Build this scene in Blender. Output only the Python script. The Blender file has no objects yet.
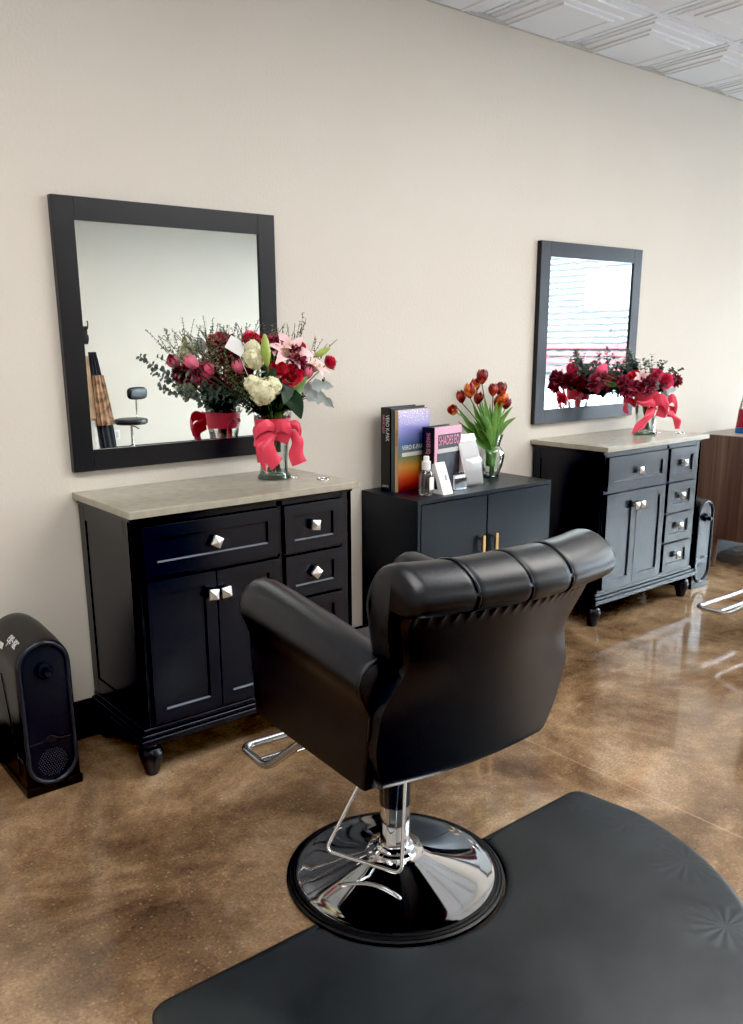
import bpy, bmesh, math, random
from mathutils import Vector, Matrix, Euler
random.seed(7)
PI = math.pi
SC = bpy.context.scene
COL = SC.collection

# ------------------------------------------------------------------ camera
CAM = Vector((-1.0709, -3.0316, 1.4797)); YAW, PITCH, ROLL = -0.6661, -0.2423, -0.0087
FPX, PX, PY = 848.85, -15.31, 38.97
FWD = Vector((-math.sin(YAW)*math.cos(PITCH), math.cos(YAW)*math.cos(PITCH), math.sin(PITCH)))
R0 = Vector((math.cos(YAW), math.sin(YAW), 0)); U0 = R0.cross(FWD)
RT = R0*math.cos(ROLL)+U0*math.sin(ROLL); UP = -R0*math.sin(ROLL)+U0*math.cos(ROLL)
cd = bpy.data.cameras.new('camera'); cam = bpy.data.objects.new('camera', cd); COL.objects.link(cam)
m = Matrix((RT, UP, -FWD)).transposed().to_4x4(); m.translation = CAM
cam.matrix_world = m
cd.sensor_width = 36; cd.lens = FPX*36/1024; cd.shift_x = -PX/1024; cd.shift_y = PY/1024; cd.clip_start = .02
SC.camera = cam

def at(u, v, y):
    """where the sight line of photo point (u,v) meets the plane at depth y"""
    d = FWD+RT*((u-371.5-PX)/FPX)-UP*((v-512-PY)/FPX)
    return CAM+d*((y-CAM.y)/d.y)
MIR = -.022
def atm(u, v, y):
    """real place of a thing at depth y that the wall mirror shows at (u,v)"""
    p = at(u, v, 2*MIR-y); p.y = y; return p

# ------------------------------------------------------------------ materials
def srgb(c):
    return tuple(((x/255)/12.92 if x/255 <= .04045 else ((x/255+.055)/1.055)**2.4) for x in c)
def new_mat(name):
    mt = bpy.data.materials.new(name); mt.use_nodes = True
    nt = mt.node_tree; b = nt.nodes['Principled BSDF']
    return mt, nt, b
def N(nt, t, **k):
    n = nt.nodes.new(t)
    for a, b in k.items():
        if a in n.inputs.keys() if hasattr(n.inputs, 'keys') else False: n.inputs[a].default_value = b
        else: setattr(n, a, b)
    return n
def bump(nt, b, scale, strength, dist=.002, detail=3, coords='Object', vec=None, ntype='noise'):
    tc = N(nt, 'ShaderNodeTexCoord')
    n = nt.nodes.new('ShaderNodeTexNoise' if ntype == 'noise' else 'ShaderNodeTexVoronoi')
    n.inputs['Scale'].default_value = scale
    if ntype == 'noise': n.inputs['Detail'].default_value = detail
    nt.links.new(tc.outputs[coords], n.inputs['Vector'])
    bp = nt.nodes.new('ShaderNodeBump'); bp.inputs['Strength'].default_value = strength; bp.inputs['Distance'].default_value = dist
    nt.links.new(n.outputs[0], bp.inputs['Height']); nt.links.new(bp.outputs[0], b.inputs['Normal'])
    return n, bp
def mat(name, rgb, rough=.5, metal=0, spec=.5, coat=0, bump_=None, var=0, varscale=20, sheen=0, trans=0, sss=0, lin=False):
    mt, nt, b = new_mat(name)
    c = rgb if lin else srgb(rgb)
    b.inputs['Base Color'].default_value = (*c, 1); b.inputs['Roughness'].default_value = rough
    b.inputs['Metallic'].default_value = metal; b.inputs['Specular IOR Level'].default_value = spec
    b.inputs['Coat Weight'].default_value = coat; b.inputs['Coat Roughness'].default_value = .1
    if sheen: b.inputs['Sheen Weight'].default_value = sheen
    if trans: b.inputs['Transmission Weight'].default_value = trans
    if var:
        tc = N(nt, 'ShaderNodeTexCoord'); n = nt.nodes.new('ShaderNodeTexNoise'); n.inputs['Scale'].default_value = varscale
        n.inputs['Detail'].default_value = 4
        nt.links.new(tc.outputs['Object'], n.inputs['Vector'])
        r = nt.nodes.new('ShaderNodeValToRGB'); r.color_ramp.elements[0].position = .3; r.color_ramp.elements[1].position = .7
        r.color_ramp.elements[0].color = (*[x*(1-var) for x in c], 1); r.color_ramp.elements[1].color = (*[min(1, x*(1+var)) for x in c], 1)
        nt.links.new(n.outputs[0], r.inputs[0]); nt.links.new(r.outputs[0], b.inputs['Base Color'])
    if bump_: bump(nt, b, *bump_)
    return mt
def glass_mat(name, tint=(1, 1, 1), edge=(.75, .85, .8), strength=.12):
    mt = bpy.data.materials.new(name); mt.use_nodes = True; nt = mt.node_tree; nt.nodes.clear()
    out = nt.nodes.new('ShaderNodeOutputMaterial'); lw = nt.nodes.new('ShaderNodeLayerWeight'); lw.inputs[0].default_value = .35
    cr = nt.nodes.new('ShaderNodeMix'); cr.data_type = 'RGBA'; cr.inputs['A'].default_value = (*tint, 1); cr.inputs['B'].default_value = (*edge, 1)
    nt.links.new(lw.outputs['Facing'], cr.inputs['Factor'])
    t = nt.nodes.new('ShaderNodeBsdfTransparent'); g = nt.nodes.new('ShaderNodeBsdfGlossy'); g.inputs['Roughness'].default_value = .02
    nt.links.new(cr.outputs['Result'], t.inputs['Color'])
    mp = nt.nodes.new('ShaderNodeMath'); mp.operation = 'MULTIPLY_ADD'; mp.inputs[1].default_value = .8; mp.inputs[2].default_value = strength*.4
    nt.links.new(lw.outputs['Fresnel'], mp.inputs[0])
    lw.inputs[0].default_value = .3
    ms = nt.nodes.new('ShaderNodeMixShader'); nt.links.new(mp.outputs[0], ms.inputs[0])
    nt.links.new(t.outputs[0], ms.inputs[1]); nt.links.new(g.outputs[0], ms.inputs[2]); nt.links.new(ms.outputs[0], out.inputs[0])
    return mt

M = {}
# wall: orange-peel painted plaster
mt, nt, b = new_mat('wall_paint'); M['wall'] = mt
b.inputs['Roughness'].default_value = .75; b.inputs['Specular IOR Level'].default_value = .25
tc = N(nt, 'ShaderNodeTexCoord'); n = nt.nodes.new('ShaderNodeTexNoise'); n.inputs['Scale'].default_value = 1.3; n.inputs['Detail'].default_value = 3
nt.links.new(tc.outputs['Object'], n.inputs['Vector'])
r = nt.nodes.new('ShaderNodeValToRGB'); r.color_ramp.elements[0].color = (*srgb((212, 206, 195)), 1); r.color_ramp.elements[1].color = (*srgb((221, 216, 207)), 1)
nt.links.new(n.outputs[0], r.inputs[0]); nt.links.new(r.outputs[0], b.inputs['Base Color'])
bump(nt, b, 75, .35, .004, 4)
M['ceil'] = mat('ceiling_tile', (232, 240, 250), .6, spec=.3)
M['tee'] = mat('ceiling_tee', (225, 226, 228), .5)
M['baseb'] = mat('baseboard_black', (20, 20, 22), .45)
# floor: acid-stained polished concrete
mt, nt, b = new_mat('stained_concrete'); M['floor'] = mt
tc = N(nt, 'ShaderNodeTexCoord')
def noise(sc, det=6, rough=.6, dist=0, vec=None):
    n = nt.nodes.new('ShaderNodeTexNoise'); n.inputs['Scale'].default_value = sc; n.inputs['Detail'].default_value = det
    n.inputs['Roughness'].default_value = rough; n.inputs['Distortion'].default_value = dist
    nt.links.new(vec or tc.outputs['Object'], n.inputs['Vector']); return n
def ramp(src, stops):
    r = nt.nodes.new('ShaderNodeValToRGB'); e = r.color_ramp.elements
    while len(e) < len(stops): e.new(.5)
    for el, (p, c) in zip(e, stops): el.position = p; el.color = (*c, 1)
    nt.links.new(src, r.inputs[0]); return r
def mixc(kind, f, a, b_):
    x = nt.nodes.new('ShaderNodeMix'); x.data_type = 'RGBA'; x.blend_type = kind
    if hasattr(f, 'links'): nt.links.new(f, x.inputs['Factor'])
    else: x.inputs['Factor'].default_value = f
    nt.links.new(a, x.inputs['A'])
    if hasattr(b_, 'links'): nt.links.new(b_, x.inputs['B'])
    else: x.inputs['B'].default_value = (*b_, 1)
    return x.outputs['Result']
n1 = noise(1.7, 9, .68, .5); n2 = noise(7, 8, .7, .3); n3 = noise(110, 3, .75); n4 = noise(3.3, 9, .7, 1.2)
base = ramp(n1.outputs[0], [(.30, srgb((74, 56, 44))), (.45, srgb((118, 94, 70))), (.56, srgb((150, 124, 96))), (.72, srgb((190, 166, 136)))])
c2 = ramp(n2.outputs[0], [(.3, (.42, .40, .38)), (.55, (.5, .5, .5)), (.78, (.62, .61, .58))])
c = mixc('OVERLAY', .75, base.outputs[0], c2.outputs[0])
sp = ramp(n3.outputs[0], [(.30, (.22, .22, .22)), (.44, (.46, .46, .46)), (.56, (.54, .54, .54)), (.68, (.80, .78, .75)), (.74, (1, .98, .95))])
c = mixc('OVERLAY', .85, c, sp.outputs[0])
pt = ramp(n4.outputs[0], [(.66, (0, 0, 0)), (.74, (1, 1, 1))])
pm = nt.nodes.new('ShaderNodeMath'); pm.operation = 'MULTIPLY'; pm.inputs[1].default_value = .45; nt.links.new(pt.outputs[0], pm.inputs[0])
c = mixc('MIX', pm.outputs[0], c, srgb((190, 160, 125)))
n6 = noise(13, 6, .72, .2); m6 = ramp(n6.outputs[0], [(.32, (.34, .34, .34)), (.5, (.5, .5, .5)), (.66, (.66, .65, .62))])
c = mixc('OVERLAY', .6, c, m6.outputs[0])
vo = nt.nodes.new('ShaderNodeTexVoronoi'); vo.inputs['Scale'].default_value = 75; nt.links.new(tc.outputs['Object'], vo.inputs['Vector'])
vs = nt.nodes.new('ShaderNodeSeparateXYZ'); nt.links.new(vo.outputs['Color'], vs.inputs[0])
vt = nt.nodes.new('ShaderNodeMath'); vt.operation = 'MULTIPLY'; vt.inputs[1].default_value = .32; nt.links.new(vs.outputs[0], vt.inputs[0])
vl = nt.nodes.new('ShaderNodeMath'); vl.operation = 'LESS_THAN'; nt.links.new(vo.outputs['Distance'], vl.inputs[0]); nt.links.new(vt.outputs[0], vl.inputs[1])
vk = nt.nodes.new('ShaderNodeMath'); vk.operation = 'MULTIPLY'; nt.links.new(vl.outputs[0], vk.inputs[0]); nt.links.new(vs.outputs[1], vk.inputs[1])
vm = nt.nodes.new('ShaderNodeMath'); vm.operation = 'MULTIPLY'; vm.inputs[1].default_value = .4; nt.links.new(vk.outputs[0], vm.inputs[0])
c = mixc('MIX', vm.outputs[0], c, srgb((188, 164, 134)))
# dark stains
n5 = noise(2.1, 5, .55, .4); ds = ramp(n5.outputs[0], [(.56, (0, 0, 0)), (.72, (1, 1, 1))])
dm = nt.nodes.new('ShaderNodeMath'); dm.operation = 'MULTIPLY'; dm.inputs[1].default_value = .6; nt.links.new(ds.outputs[0], dm.inputs[0])
c = mixc('MIX', dm.outputs[0], c, srgb((62, 45, 36)))
# saw-cut joints
sep = nt.nodes.new('ShaderNodeSeparateXYZ'); nt.links.new(tc.outputs['Object'], sep.inputs[0])
def joint(out, pos):
    a = nt.nodes.new('ShaderNodeMath'); a.operation = 'SUBTRACT'; a.inputs[1].default_value = pos; nt.links.new(out, a.inputs[0])
    d = nt.nodes.new('ShaderNodeMath'); d.operation = 'ABSOLUTE'; nt.links.new(a.outputs[0], d.inputs[0])
    l = nt.nodes.new('ShaderNodeMath'); l.operation = 'LESS_THAN'; l.inputs[1].default_value = .004; nt.links.new(d.outputs[0], l.inputs[0]); return l.outputs[0]
jm = nt.nodes.new('ShaderNodeMath'); jm.operation = 'MAXIMUM'
nt.links.new(joint(sep.outputs[0], 1.27), jm.inputs[0]); nt.links.new(joint(sep.outputs[1], -3.4), jm.inputs[1])
jj = nt.nodes.new('ShaderNodeMath'); jj.operation = 'MULTIPLY'; jj.inputs[1].default_value = .35; nt.links.new(jm.outputs[0], jj.inputs[0])
c = mixc('MIX', jj.outputs[0], c, srgb((185, 160, 130)))
nt.links.new(c, b.inputs['Base Color'])
rr = ramp(n2.outputs[0], [(.3, (.05, .05, .05)), (.75, (.16, .16, .16))]); nt.links.new(rr.outputs[0], b.inputs['Roughness'])
b.inputs['Specular IOR Level'].default_value = .72
bp = nt.nodes.new('ShaderNodeBump'); bp.inputs['Strength'].default_value = .06; bp.inputs['Distance'].default_value = .004
nt.links.new(n2.outputs[0], bp.inputs['Height']); nt.links.new(bp.outputs[0], b.inputs['Normal'])

M['navy'] = mat('black_navy_lacquer', (9, 15, 25), .27, spec=.5)
M['edge'] = mat('worn_highlight_edge', (104, 110, 120), .35)  # pale chamfers: worn paint plus gloss highlights put into the colour
M['mid'] = mat('charcoal_laminate', (16, 25, 33), .36, spec=.4)
M['frame'] = mat('mirror_frame_black', (7, 9, 16), .3, spec=.5)
M['mirror'] = mat('mirror_silver', (236, 240, 238), 0, 1)
M['stone'] = mat('greige_stone_top', (166, 160, 146), .2, spec=.35, var=.10, varscale=30)
M['chrome'] = mat('chrome', (225, 226, 228), .05, 1)
M['steel'] = mat('brushed_steel', (205, 207, 210), .24, 1)
M['darkchrome'] = mat('dark_chrome', (95, 98, 104), .12, 1)
M['knob'] = mat('satin_nickel', (236, 234, 230), .38, 1)
M['gold'] = mat('brushed_gold', (196, 160, 108), .3, 1)
M['leather'] = mat('black_leather', (9, 15, 22), .36, spec=.52, bump_=(160, .12, .002, 3))
M['leatherS'] = mat('black_leather_side', (10, 10, 12), .5, spec=.3, bump_=(160, .15, .002, 3))
M['welt'] = mat('leather_piping', (24, 27, 30), .3)
M['rubber'] = mat('black_rubber', (12, 13, 14), .4)
M['blackp'] = mat('black_plastic', (13, 13, 15), .35, bump_=(400, .1, .001, 2))
M['blackg'] = mat('gloss_black_plastic', (16, 21, 31), .24)
M['whitep'] = mat('white_plastic', (235, 235, 236), .35)
M['paper'] = mat('white_paper', (240, 240, 242), .6)
M['text'] = mat('white_print', (222, 222, 220), .5)
M['pinktext'] = mat('pink_print', (232, 150, 182), .5)
M['pink'] = mat('pink_cover', (226, 160, 184), .35)
M['bookblack'] = mat('book_black', (20, 20, 23), .3)
M['bookteal'] = mat('book_grey_green', (70, 84, 86), .45)
M['booktan'] = mat('book_tan', (206, 174, 132), .5)
M['bookgrey'] = mat('book_dark_grey', (48, 52, 58), .25, var=.5, varscale=25)
M['page'] = mat('pages', (226, 222, 212), .8)
M['glass'] = glass_mat('clear_glass', (.975, .99, .98), (.68, .80, .74))
M['glassb'] = glass_mat('clear_plastic', (.97, .975, .98), (.80, .83, .86), .25)
M['glassbase'] = glass_mat('green_glass_base', (.74, .9, .82), (.35, .55, .45), .3)
M['water'] = glass_mat('water', (.93, .97, .95), (.75, .86, .8), .05)
M['pane'] = glass_mat('window_glass', (.97, .98, .98), (.9, .95, .94), .05)
M['alum'] = mat('window_aluminium', (70, 72, 76), .4, .6)
M['stem'] = mat('green_stem', (92, 124, 62), .5)
M['stemd'] = mat('dark_stem', (58, 66, 50), .6)
M['leafd'] = mat('dark_leaf', (36, 62, 44), .42, var=.3, varscale=30)
M['leafe'] = mat('eucalyptus_leaf', (84, 102, 92), .55, var=.25, varscale=40)
M['leaff'] = mat('filler_leaf', (132, 140, 108), .6, var=.3, varscale=60)
M['leaft'] = mat('tulip_leaf', (104, 150, 74), .42, var=.25, varscale=25)
M['silver'] = mat('dusty_silver_leaf', (150, 160, 158), .7, var=.12, varscale=50)
M['red'] = mat('rose_red', (220, 36, 66), .5, var=.25, varscale=35, sheen=.2)
M['hot'] = mat('rose_hot_pink', (236, 82, 124), .5, var=.22, varscale=35, sheen=.2)
M['burg'] = mat('burgundy_petal', (128, 20, 52), .55, var=.35, varscale=45, sheen=.2)
M['lily'] = mat('lily_pink', (244, 204, 206), .5, var=.10, varscale=28)
M['tulpink'] = mat('tulip_pink', (226, 112, 140), .45, var=.2, varscale=25)
M['cream'] = mat('hydrangea_cream', (234, 232, 196), .6, var=.14, varscale=45)
M['bud'] = mat('lily_bud', (160, 182, 88), .45, var=.2, varscale=30)
M['ribbon'] = mat('coral_ribbon', (224, 66, 92), .36, var=.12, varscale=18, sheen=.3)
# two-tone tulip petals
mt, nt, b = new_mat('flame_tulip'); M['flame'] = mt; b.inputs['Roughness'].default_value = .42
tc = N(nt, 'ShaderNodeTexCoord'); n = noise(38, 3, .5); 
nt.links.new(ramp(n.outputs[0], [(.36, srgb((112, 24, 30))), (.5, srgb((190, 58, 34))), (.62, srgb((232, 150, 60)))]).outputs[0], b.inputs['Base Color'])
mt, nt, b = new_mat('flame_tulip_dark'); M['flamed'] = mt; b.inputs['Roughness'].default_value = .42
tc = N(nt, 'ShaderNodeTexCoord'); n = noise(38, 3, .5)
nt.links.new(ramp(n.outputs[0], [(.4, srgb((90, 18, 28))), (.56, srgb((150, 36, 34))), (.72, srgb((214, 110, 60)))]).outputs[0], b.inputs['Base Color'])
# walnut side panel
mt, nt, b = new_mat('walnut_veneer'); M['walnut'] = mt; b.inputs['Roughness'].default_value = .45
tc = N(nt, 'ShaderNodeTexCoord'); mp = nt.nodes.new('ShaderNodeMapping'); mp.inputs['Scale'].default_value = (9, 16, .6)
nt.links.new(tc.outputs['Object'], mp.inputs[0]); n = noise(1.2, 5, .6, .3, mp.outputs[0])
nt.links.new(ramp(n.outputs[0], [(.3, srgb((58, 42, 36))), (.5, srgb((88, 66, 56))), (.7, srgb((112, 88, 76)))]).outputs[0], b.inputs['Base Color'])
# gradient book cover
mt, nt, b = new_mat('rainbow_cover'); M['rainbow'] = mt; b.inputs['Roughness'].default_value = .25
tc = N(nt, 'ShaderNodeTexCoord'); sep = nt.nodes.new('ShaderNodeSeparateXYZ'); nt.links.new(tc.outputs['Object'], sep.inputs[0])
mr = nt.nodes.new('ShaderNodeMapRange'); mr.inputs['From Max'].default_value = .37; nt.links.new(sep.outputs[2], mr.inputs[0])
g = ramp(mr.outputs[0], [(.0, srgb((82, 22, 34))), (.15, srgb((176, 60, 34))), (.30, srgb((188, 132, 60))), (.42, srgb((98, 116, 84))), (.58, srgb((74, 98, 140))), (.74, srgb((128, 132, 196))), (1, srgb((190, 172, 204)))])
n = noise(150, 1, .5); s2 = ramp(n.outputs[0], [(.55, (0, 0, 0)), (.6, (1, 1, 1))])
k = ramp(mr.outputs[0], [(.78, (0, 0, 0)), (1, (1, 1, 1))]); mm = nt.nodes.new('ShaderNodeMath'); mm.operation = 'MULTIPLY'
nt.links.new(s2.outputs[0], mm.inputs[0]); nt.links.new(k.outputs[0], mm.inputs[1])
nt.links.new(mixc('MIX', mm.outputs[0], g.outputs[0], (.9, .88, .92)), b.inputs['Base Color'])
# vinyl mat with embossed swirls
mt, nt, b = new_mat('anti_fatigue_vinyl'); M['mat'] = mt
tc = N(nt, 'ShaderNodeTexCoord')
n = noise(3.5, 5, .6, .6)
nt.links.new(ramp(n.outputs[0], [(.3, srgb((24, 28, 31))), (.7, srgb((40, 46, 48)))]).outputs[0], b.inputs['Base Color'])
nt.links.new(ramp(n.outputs[0], [(.3, (.36,)*3), (.7, (.5,)*3)]).outputs[0], b.inputs['Roughness'])
b.inputs['Specular IOR Level'].default_value = .55
h = noise(14, 4, .6, 1.5)
prev = None
def flower_emboss(cx, cy, rad, petals):
    a = nt.nodes.new('ShaderNodeVectorMath'); a.operation = 'SUBTRACT'; a.inputs[1].default_value = (cx, cy, 0); nt.links.new(tc.outputs['Object'], a.inputs[0])
    s = nt.nodes.new('ShaderNodeSeparateXYZ'); nt.links.new(a.outputs[0], s.inputs[0])
    t = nt.nodes.new('ShaderNodeMath'); t.operation = 'ARCTAN2'; nt.links.new(s.outputs[1], t.inputs[0]); nt.links.new(s.outputs[0], t.inputs[1])
    k = nt.nodes.new('ShaderNodeMath'); k.operation = 'MULTIPLY'; k.inputs[1].default_value = petals; nt.links.new(t.outputs[0], k.inputs[0])
    si = nt.nodes.new('ShaderNodeMath'); si.operation = 'SINE'; nt.links.new(k.outputs[0], si.inputs[0])
    l = nt.nodes.new('ShaderNodeVectorMath'); l.operation = 'LENGTH'; nt.links.new(a.outputs[0], l.inputs[0])
    f = ramp(l.outputs['Value'], [(0, (0,)*3), (rad*.3, (.4,)*3), (rad*.75, (1,)*3), (rad, (0,)*3)])
    o = nt.nodes.new('ShaderNodeMath'); o.operation = 'MULTIPLY'; nt.links.new(si.outputs[0], o.inputs[0]); nt.links.new(f.outputs[0], o.inputs[1]); return o.outputs[0]
acc = None
for q in ((.68, -.50, .12, 18), (.72, -.28, .08, 11), (.70, -.10, .07, 9), (.78, -.40, .06, 9), (.50, -.72, .1, 14)):
    o = flower_emboss(*q)
    if acc is None: acc = o
    else:
        s = nt.nodes.new('ShaderNodeMath'); s.operation = 'ADD'; nt.links.new(acc, s.inputs[0]); nt.links.new(o, s.inputs[1]); acc = s.outputs[0]
bp = nt.nodes.new('ShaderNodeBump'); bp.inputs['Strength'].default_value = .28; bp.inputs['Distance'].default_value = .002; nt.links.new(acc, bp.inputs['Height'])
b2 = nt.nodes.new('ShaderNodeBump'); b2.inputs['Strength'].default_value = .12; b2.inputs['Distance'].default_value = .004; nt.links.new(h.outputs[0], b2.inputs['Height'])
nt.links.new(bp.outputs[0], b2.inputs['Normal']); nt.links.new(b2.outputs[0], b.inputs['Normal'])

# ------------------------------------------------------------------ mesh helpers
def obj(name, bm, mt, parent=None, smooth=True, loc=None, auto=40):
    me = bpy.data.meshes.new(name)
    bmesh.ops.recalc_face_normals(bm, faces=bm.faces) if name not in NORECALC else None
    bm.to_mesh(me); bm.free()
    if mt is not None: me.materials.append(mt)
    if smooth:
        for p in me.polygons: p.use_smooth = True
        try: me.set_sharp_from_angle(angle=math.radians(auto))
        except Exception: pass
    o = bpy.data.objects.new(name, me); COL.objects.link(o)
    if smooth and auto <= 40:
        wn = o.modifiers.new('weighted', 'WEIGHTED_NORMAL'); wn.keep_sharp = True; wn.weight = 100
    if parent: o.parent = parent
    if loc is not None: o.location = loc
    return o
NORECALC = set()
def thing(name, label, cat, loc=(0, 0, 0), rz=0, group=None):
    o = bpy.data.objects.new(name, None); COL.objects.link(o); o.empty_display_size = .05
    o.location = loc; o.rotation_euler = (0, 0, rz); o['label'] = label; o['category'] = cat
    if group: o['group'] = group
    return o
def tag(o, label, cat, group=None):
    o['label'] = label; o['category'] = cat
    if group: o['group'] = group
    return o
def struct(name, bm, mt, parent=None, **k):
    o = obj(name, bm, mt, parent, **k)
    if not parent: o['kind'] = 'structure'
    return o
def dup(root, loc, rz=None, label=None, skip=()):
    def cp(o, par):
        c = o.copy(); COL.objects.link(c); c.parent = par
        for ch in o.children:
            if ch.name.split('.')[0] not in skip: cp(ch, c)
        return c
    r = cp(root, None); r.location = loc
    if rz is not None: r.rotation_euler = (0, 0, rz)
    if label: r['label'] = label
    return r
def B(): return bmesh.new()
def box(bm, x0, x1, y0, y1, z0, z1, bev=0, seg=2):
    r = bmesh.ops.create_cube(bm, size=1)
    for v in r['verts']:
        v.co = Vector((x0+(v.co.x+.5)*(x1-x0), y0+(v.co.y+.5)*(y1-y0), z0+(v.co.z+.5)*(z1-z0)))
    if bev:
        es = list({e for v in r['verts'] for e in v.link_edges})
        bmesh.ops.bevel(bm, geom=es, offset=bev, segments=seg, profile=.5, affect='EDGES')
    return bm
def xform(bm, mtx):
    bmesh.ops.transform(bm, matrix=mtx, verts=bm.verts); return bm
def lathe(bm, prof, seg=40, c=(0, 0, 0), cap=True):
    rings = []
    for r, z in prof:
        if r < 1e-6: rings.append([bm.verts.new((c[0], c[1], c[2]+z))])
        else: rings.append([bm.verts.new((c[0]+r*math.cos(2*PI*i/seg), c[1]+r*math.sin(2*PI*i/seg), c[2]+z)) for i in range(seg)])
    for a, b_ in zip(rings, rings[1:]):
        for i in range(seg):
            j = (i+1) % seg
            if len(a) == 1 and len(b_) == 1: continue
            if len(a) == 1: bm.faces.new((a[0], b_[i], b_[j]))
            elif len(b_) == 1: bm.faces.new((a[i], a[j], b_[0]))
            else: bm.faces.new((a[i], a[j], b_[j], b_[i]))
    if cap:
        for rg in (rings[0], rings[-1]):
            if len(rg) > 2: bm.faces.new(rg)
    return bm
def smoothpts(pts, n=6, closed=False):
    P = [Vector(p) for p in pts]; out = []
    k = len(P); rng = range(k if closed else k-1)
    for i in rng:
        if closed: p0, p1, p2, p3 = P[i-1], P[i], P[(i+1) % k], P[(i+2) % k]
        else: p0, p1, p2, p3 = P[max(i-1, 0)], P[i], P[i+1], P[min(i+2, k-1)]
        for j in range(n):
            t = j/n
            out.append(.5*((2*p1)+(-p0+p2)*t+(2*p0-5*p1+4*p2-p3)*t*t+(-p0+3*p1-3*p2+p3)*t**3))
    if not closed: out.append(P[-1])
    return out
def fillet(pts, r, n=6, closed=False):
    P = [Vector(p) for p in pts]; k = len(P); out = []
    for i in range(k):
        if not closed and i in (0, k-1): out.append(P[i]); continue
        a, b_, c = P[i-1], P[i], P[(i+1) % k]
        d1 = (a-b_); d2 = (c-b_); rr = min(r, d1.length*.49, d2.length*.49)
        s = b_+d1.normalized()*rr; e = b_+d2.normalized()*rr
        for j in range(n+1):
            t = j/n; out.append(s*(1-t)**2+b_*2*t*(1-t)+e*t*t)
    return out
def tube(bm, pts, rad, seg=10, closed=False, caps=True):
    P = [Vector(p) for p in pts]; k = len(P)
    rs = rad if isinstance(rad, (list, tuple)) else [rad]*k
    rings = []; prev = None
    for i in range(k):
        if closed: t = (P[(i+1) % k]-P[i-1])
        else: t = P[min(i+1, k-1)]-P[max(i-1, 0)]
        t.normalize()
        if prev is None:
            a = Vector((0, 0, 1)) if abs(t.z) < .9 else Vector((1, 0, 0)); u = t.cross(a).normalized()
        else:
            u = (prev-t*prev.dot(t)).normalized()
        prev = u; w = t.cross(u)
        rings.append([bm.verts.new(P[i]+(u*math.cos(2*PI*j/seg)+w*math.sin(2*PI*j/seg))*rs[i]) for j in range(seg)])
    prs = list(zip(rings, rings[1:]))+([(rings[-1], rings[0])] if closed else [])
    for a, b_ in prs:
        for j in range(seg): bm.faces.new((a[j], a[(j+1) % seg], b_[(j+1) % seg], b_[j]))
    if caps and not closed: bm.faces.new(rings[0]); bm.faces.new(rings[-1])
    return bm
def prism(bm, poly, axis, a0, a1, bev=0, seg=2):
    """poly of 2D points extruded along axis 'x','y','z'"""
    def P(p, t):
        return {'x': (t, p[0], p[1]), 'y': (p[0], t, p[1]), 'z': (p[0], p[1], t)}[axis]
    A = [bm.verts.new(P(p, a0)) for p in poly]; Bv = [bm.verts.new(P(p, a1)) for p in poly]
    f1 = bm.faces.new(A); f2 = bm.faces.new(list(reversed(Bv)))
    k = len(poly)
    for i in range(k): bm.faces.new((A[i], Bv[i], Bv[(i+1) % k], A[(i+1) % k]))
    if bev:
        es = list({e for f in (f1, f2) for e in f.edges})
        bmesh.ops.bevel(bm, geom=es, offset=bev, segments=seg, profile=.5, affect='EDGES')
    return bm
def grid(bm, fn, nu, nv, closed_u=False):
    V = [[bm.verts.new(fn(i/nu, j/nv)) for j in range(nv+1)] for i in range(nu if closed_u else nu+1)]
    for i in range(nu):
        for j in range(nv):
            a = V[i]; b_ = V[(i+1) % len(V)] if closed_u else V[i+1]
            bm.faces.new((a[j], b_[j], b_[j+1], a[j+1]))
    return bm
def text(name, s, size, mtx, mt, parent, extrude=.0004, align='LEFT', sx=1, spacing=1):
    cu = bpy.data.curves.new(name, 'FONT'); cu.body = s; cu.size = size; cu.extrude = extrude; cu.align_x = align; cu.align_y = 'CENTER'
    cu.resolution_u = 3; cu.space_character = spacing
    o = bpy.data.objects.new('tmp', cu); COL.objects.link(o)
    dg = bpy.context.evaluated_depsgraph_get(); dg.update()
    me = bpy.data.meshes.new_from_object(o.evaluated_get(dg)); bpy.data.objects.remove(o); bpy.data.curves.remove(cu)
    me.name = name; me.materials.clear(); me.materials.append(mt)
    me.transform(mtx @ Matrix.Diagonal((sx, 1, 1, 1)))
    r = bpy.data.objects.new(name, me); COL.objects.link(r); r.parent = parent
    return r
def basis(o, ex, ey):
    ex = Vector(ex).normalized(); ey = Vector(ey).normalized(); ez = ex.cross(ey)
    mm = Matrix((ex, ey, ez)).transposed().to_4x4(); mm.translation = Vector(o); return mm

# ------------------------------------------------------------------ setting
XL, XR, YB, HC = -3.6, 8.5, -7.8, 2.92
struct('floor', box(B(), XL-.1, XR+.1, YB-.1, .1, -.1, 0), M['floor'], smooth=False)
struct('wall_back', box(B(), XL-.1, XR+.1, 0, .1, 0, HC+.1), M['wall'], smooth=False)
struct('wall_front', box(B(), XL-.1, XR+.1, YB-.1, YB, 0, HC+.1), M['wall'], smooth=False)
struct('wall_left', box(B(), XL-.1, XL, YB, 0, 0, HC+.1), M['wall'], smooth=False)
bm = B(); WY0, WY1, WZ0, WZ1 = -6.9, -1.2, .22, 2.68
box(bm, XR, XR+.15, YB, 0, 0, WZ0); box(bm, XR, XR+.15, YB, 0, WZ1, HC+.1); box(bm, XR, XR+.15, YB, WY0, WZ0, WZ1); box(bm, XR, XR+.15, WY1, 0, WZ0, WZ1)
struct('wall_right', bm, M['wall'], smooth=False)
nw = 3; ww = (WY1-WY0)/nw
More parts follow.
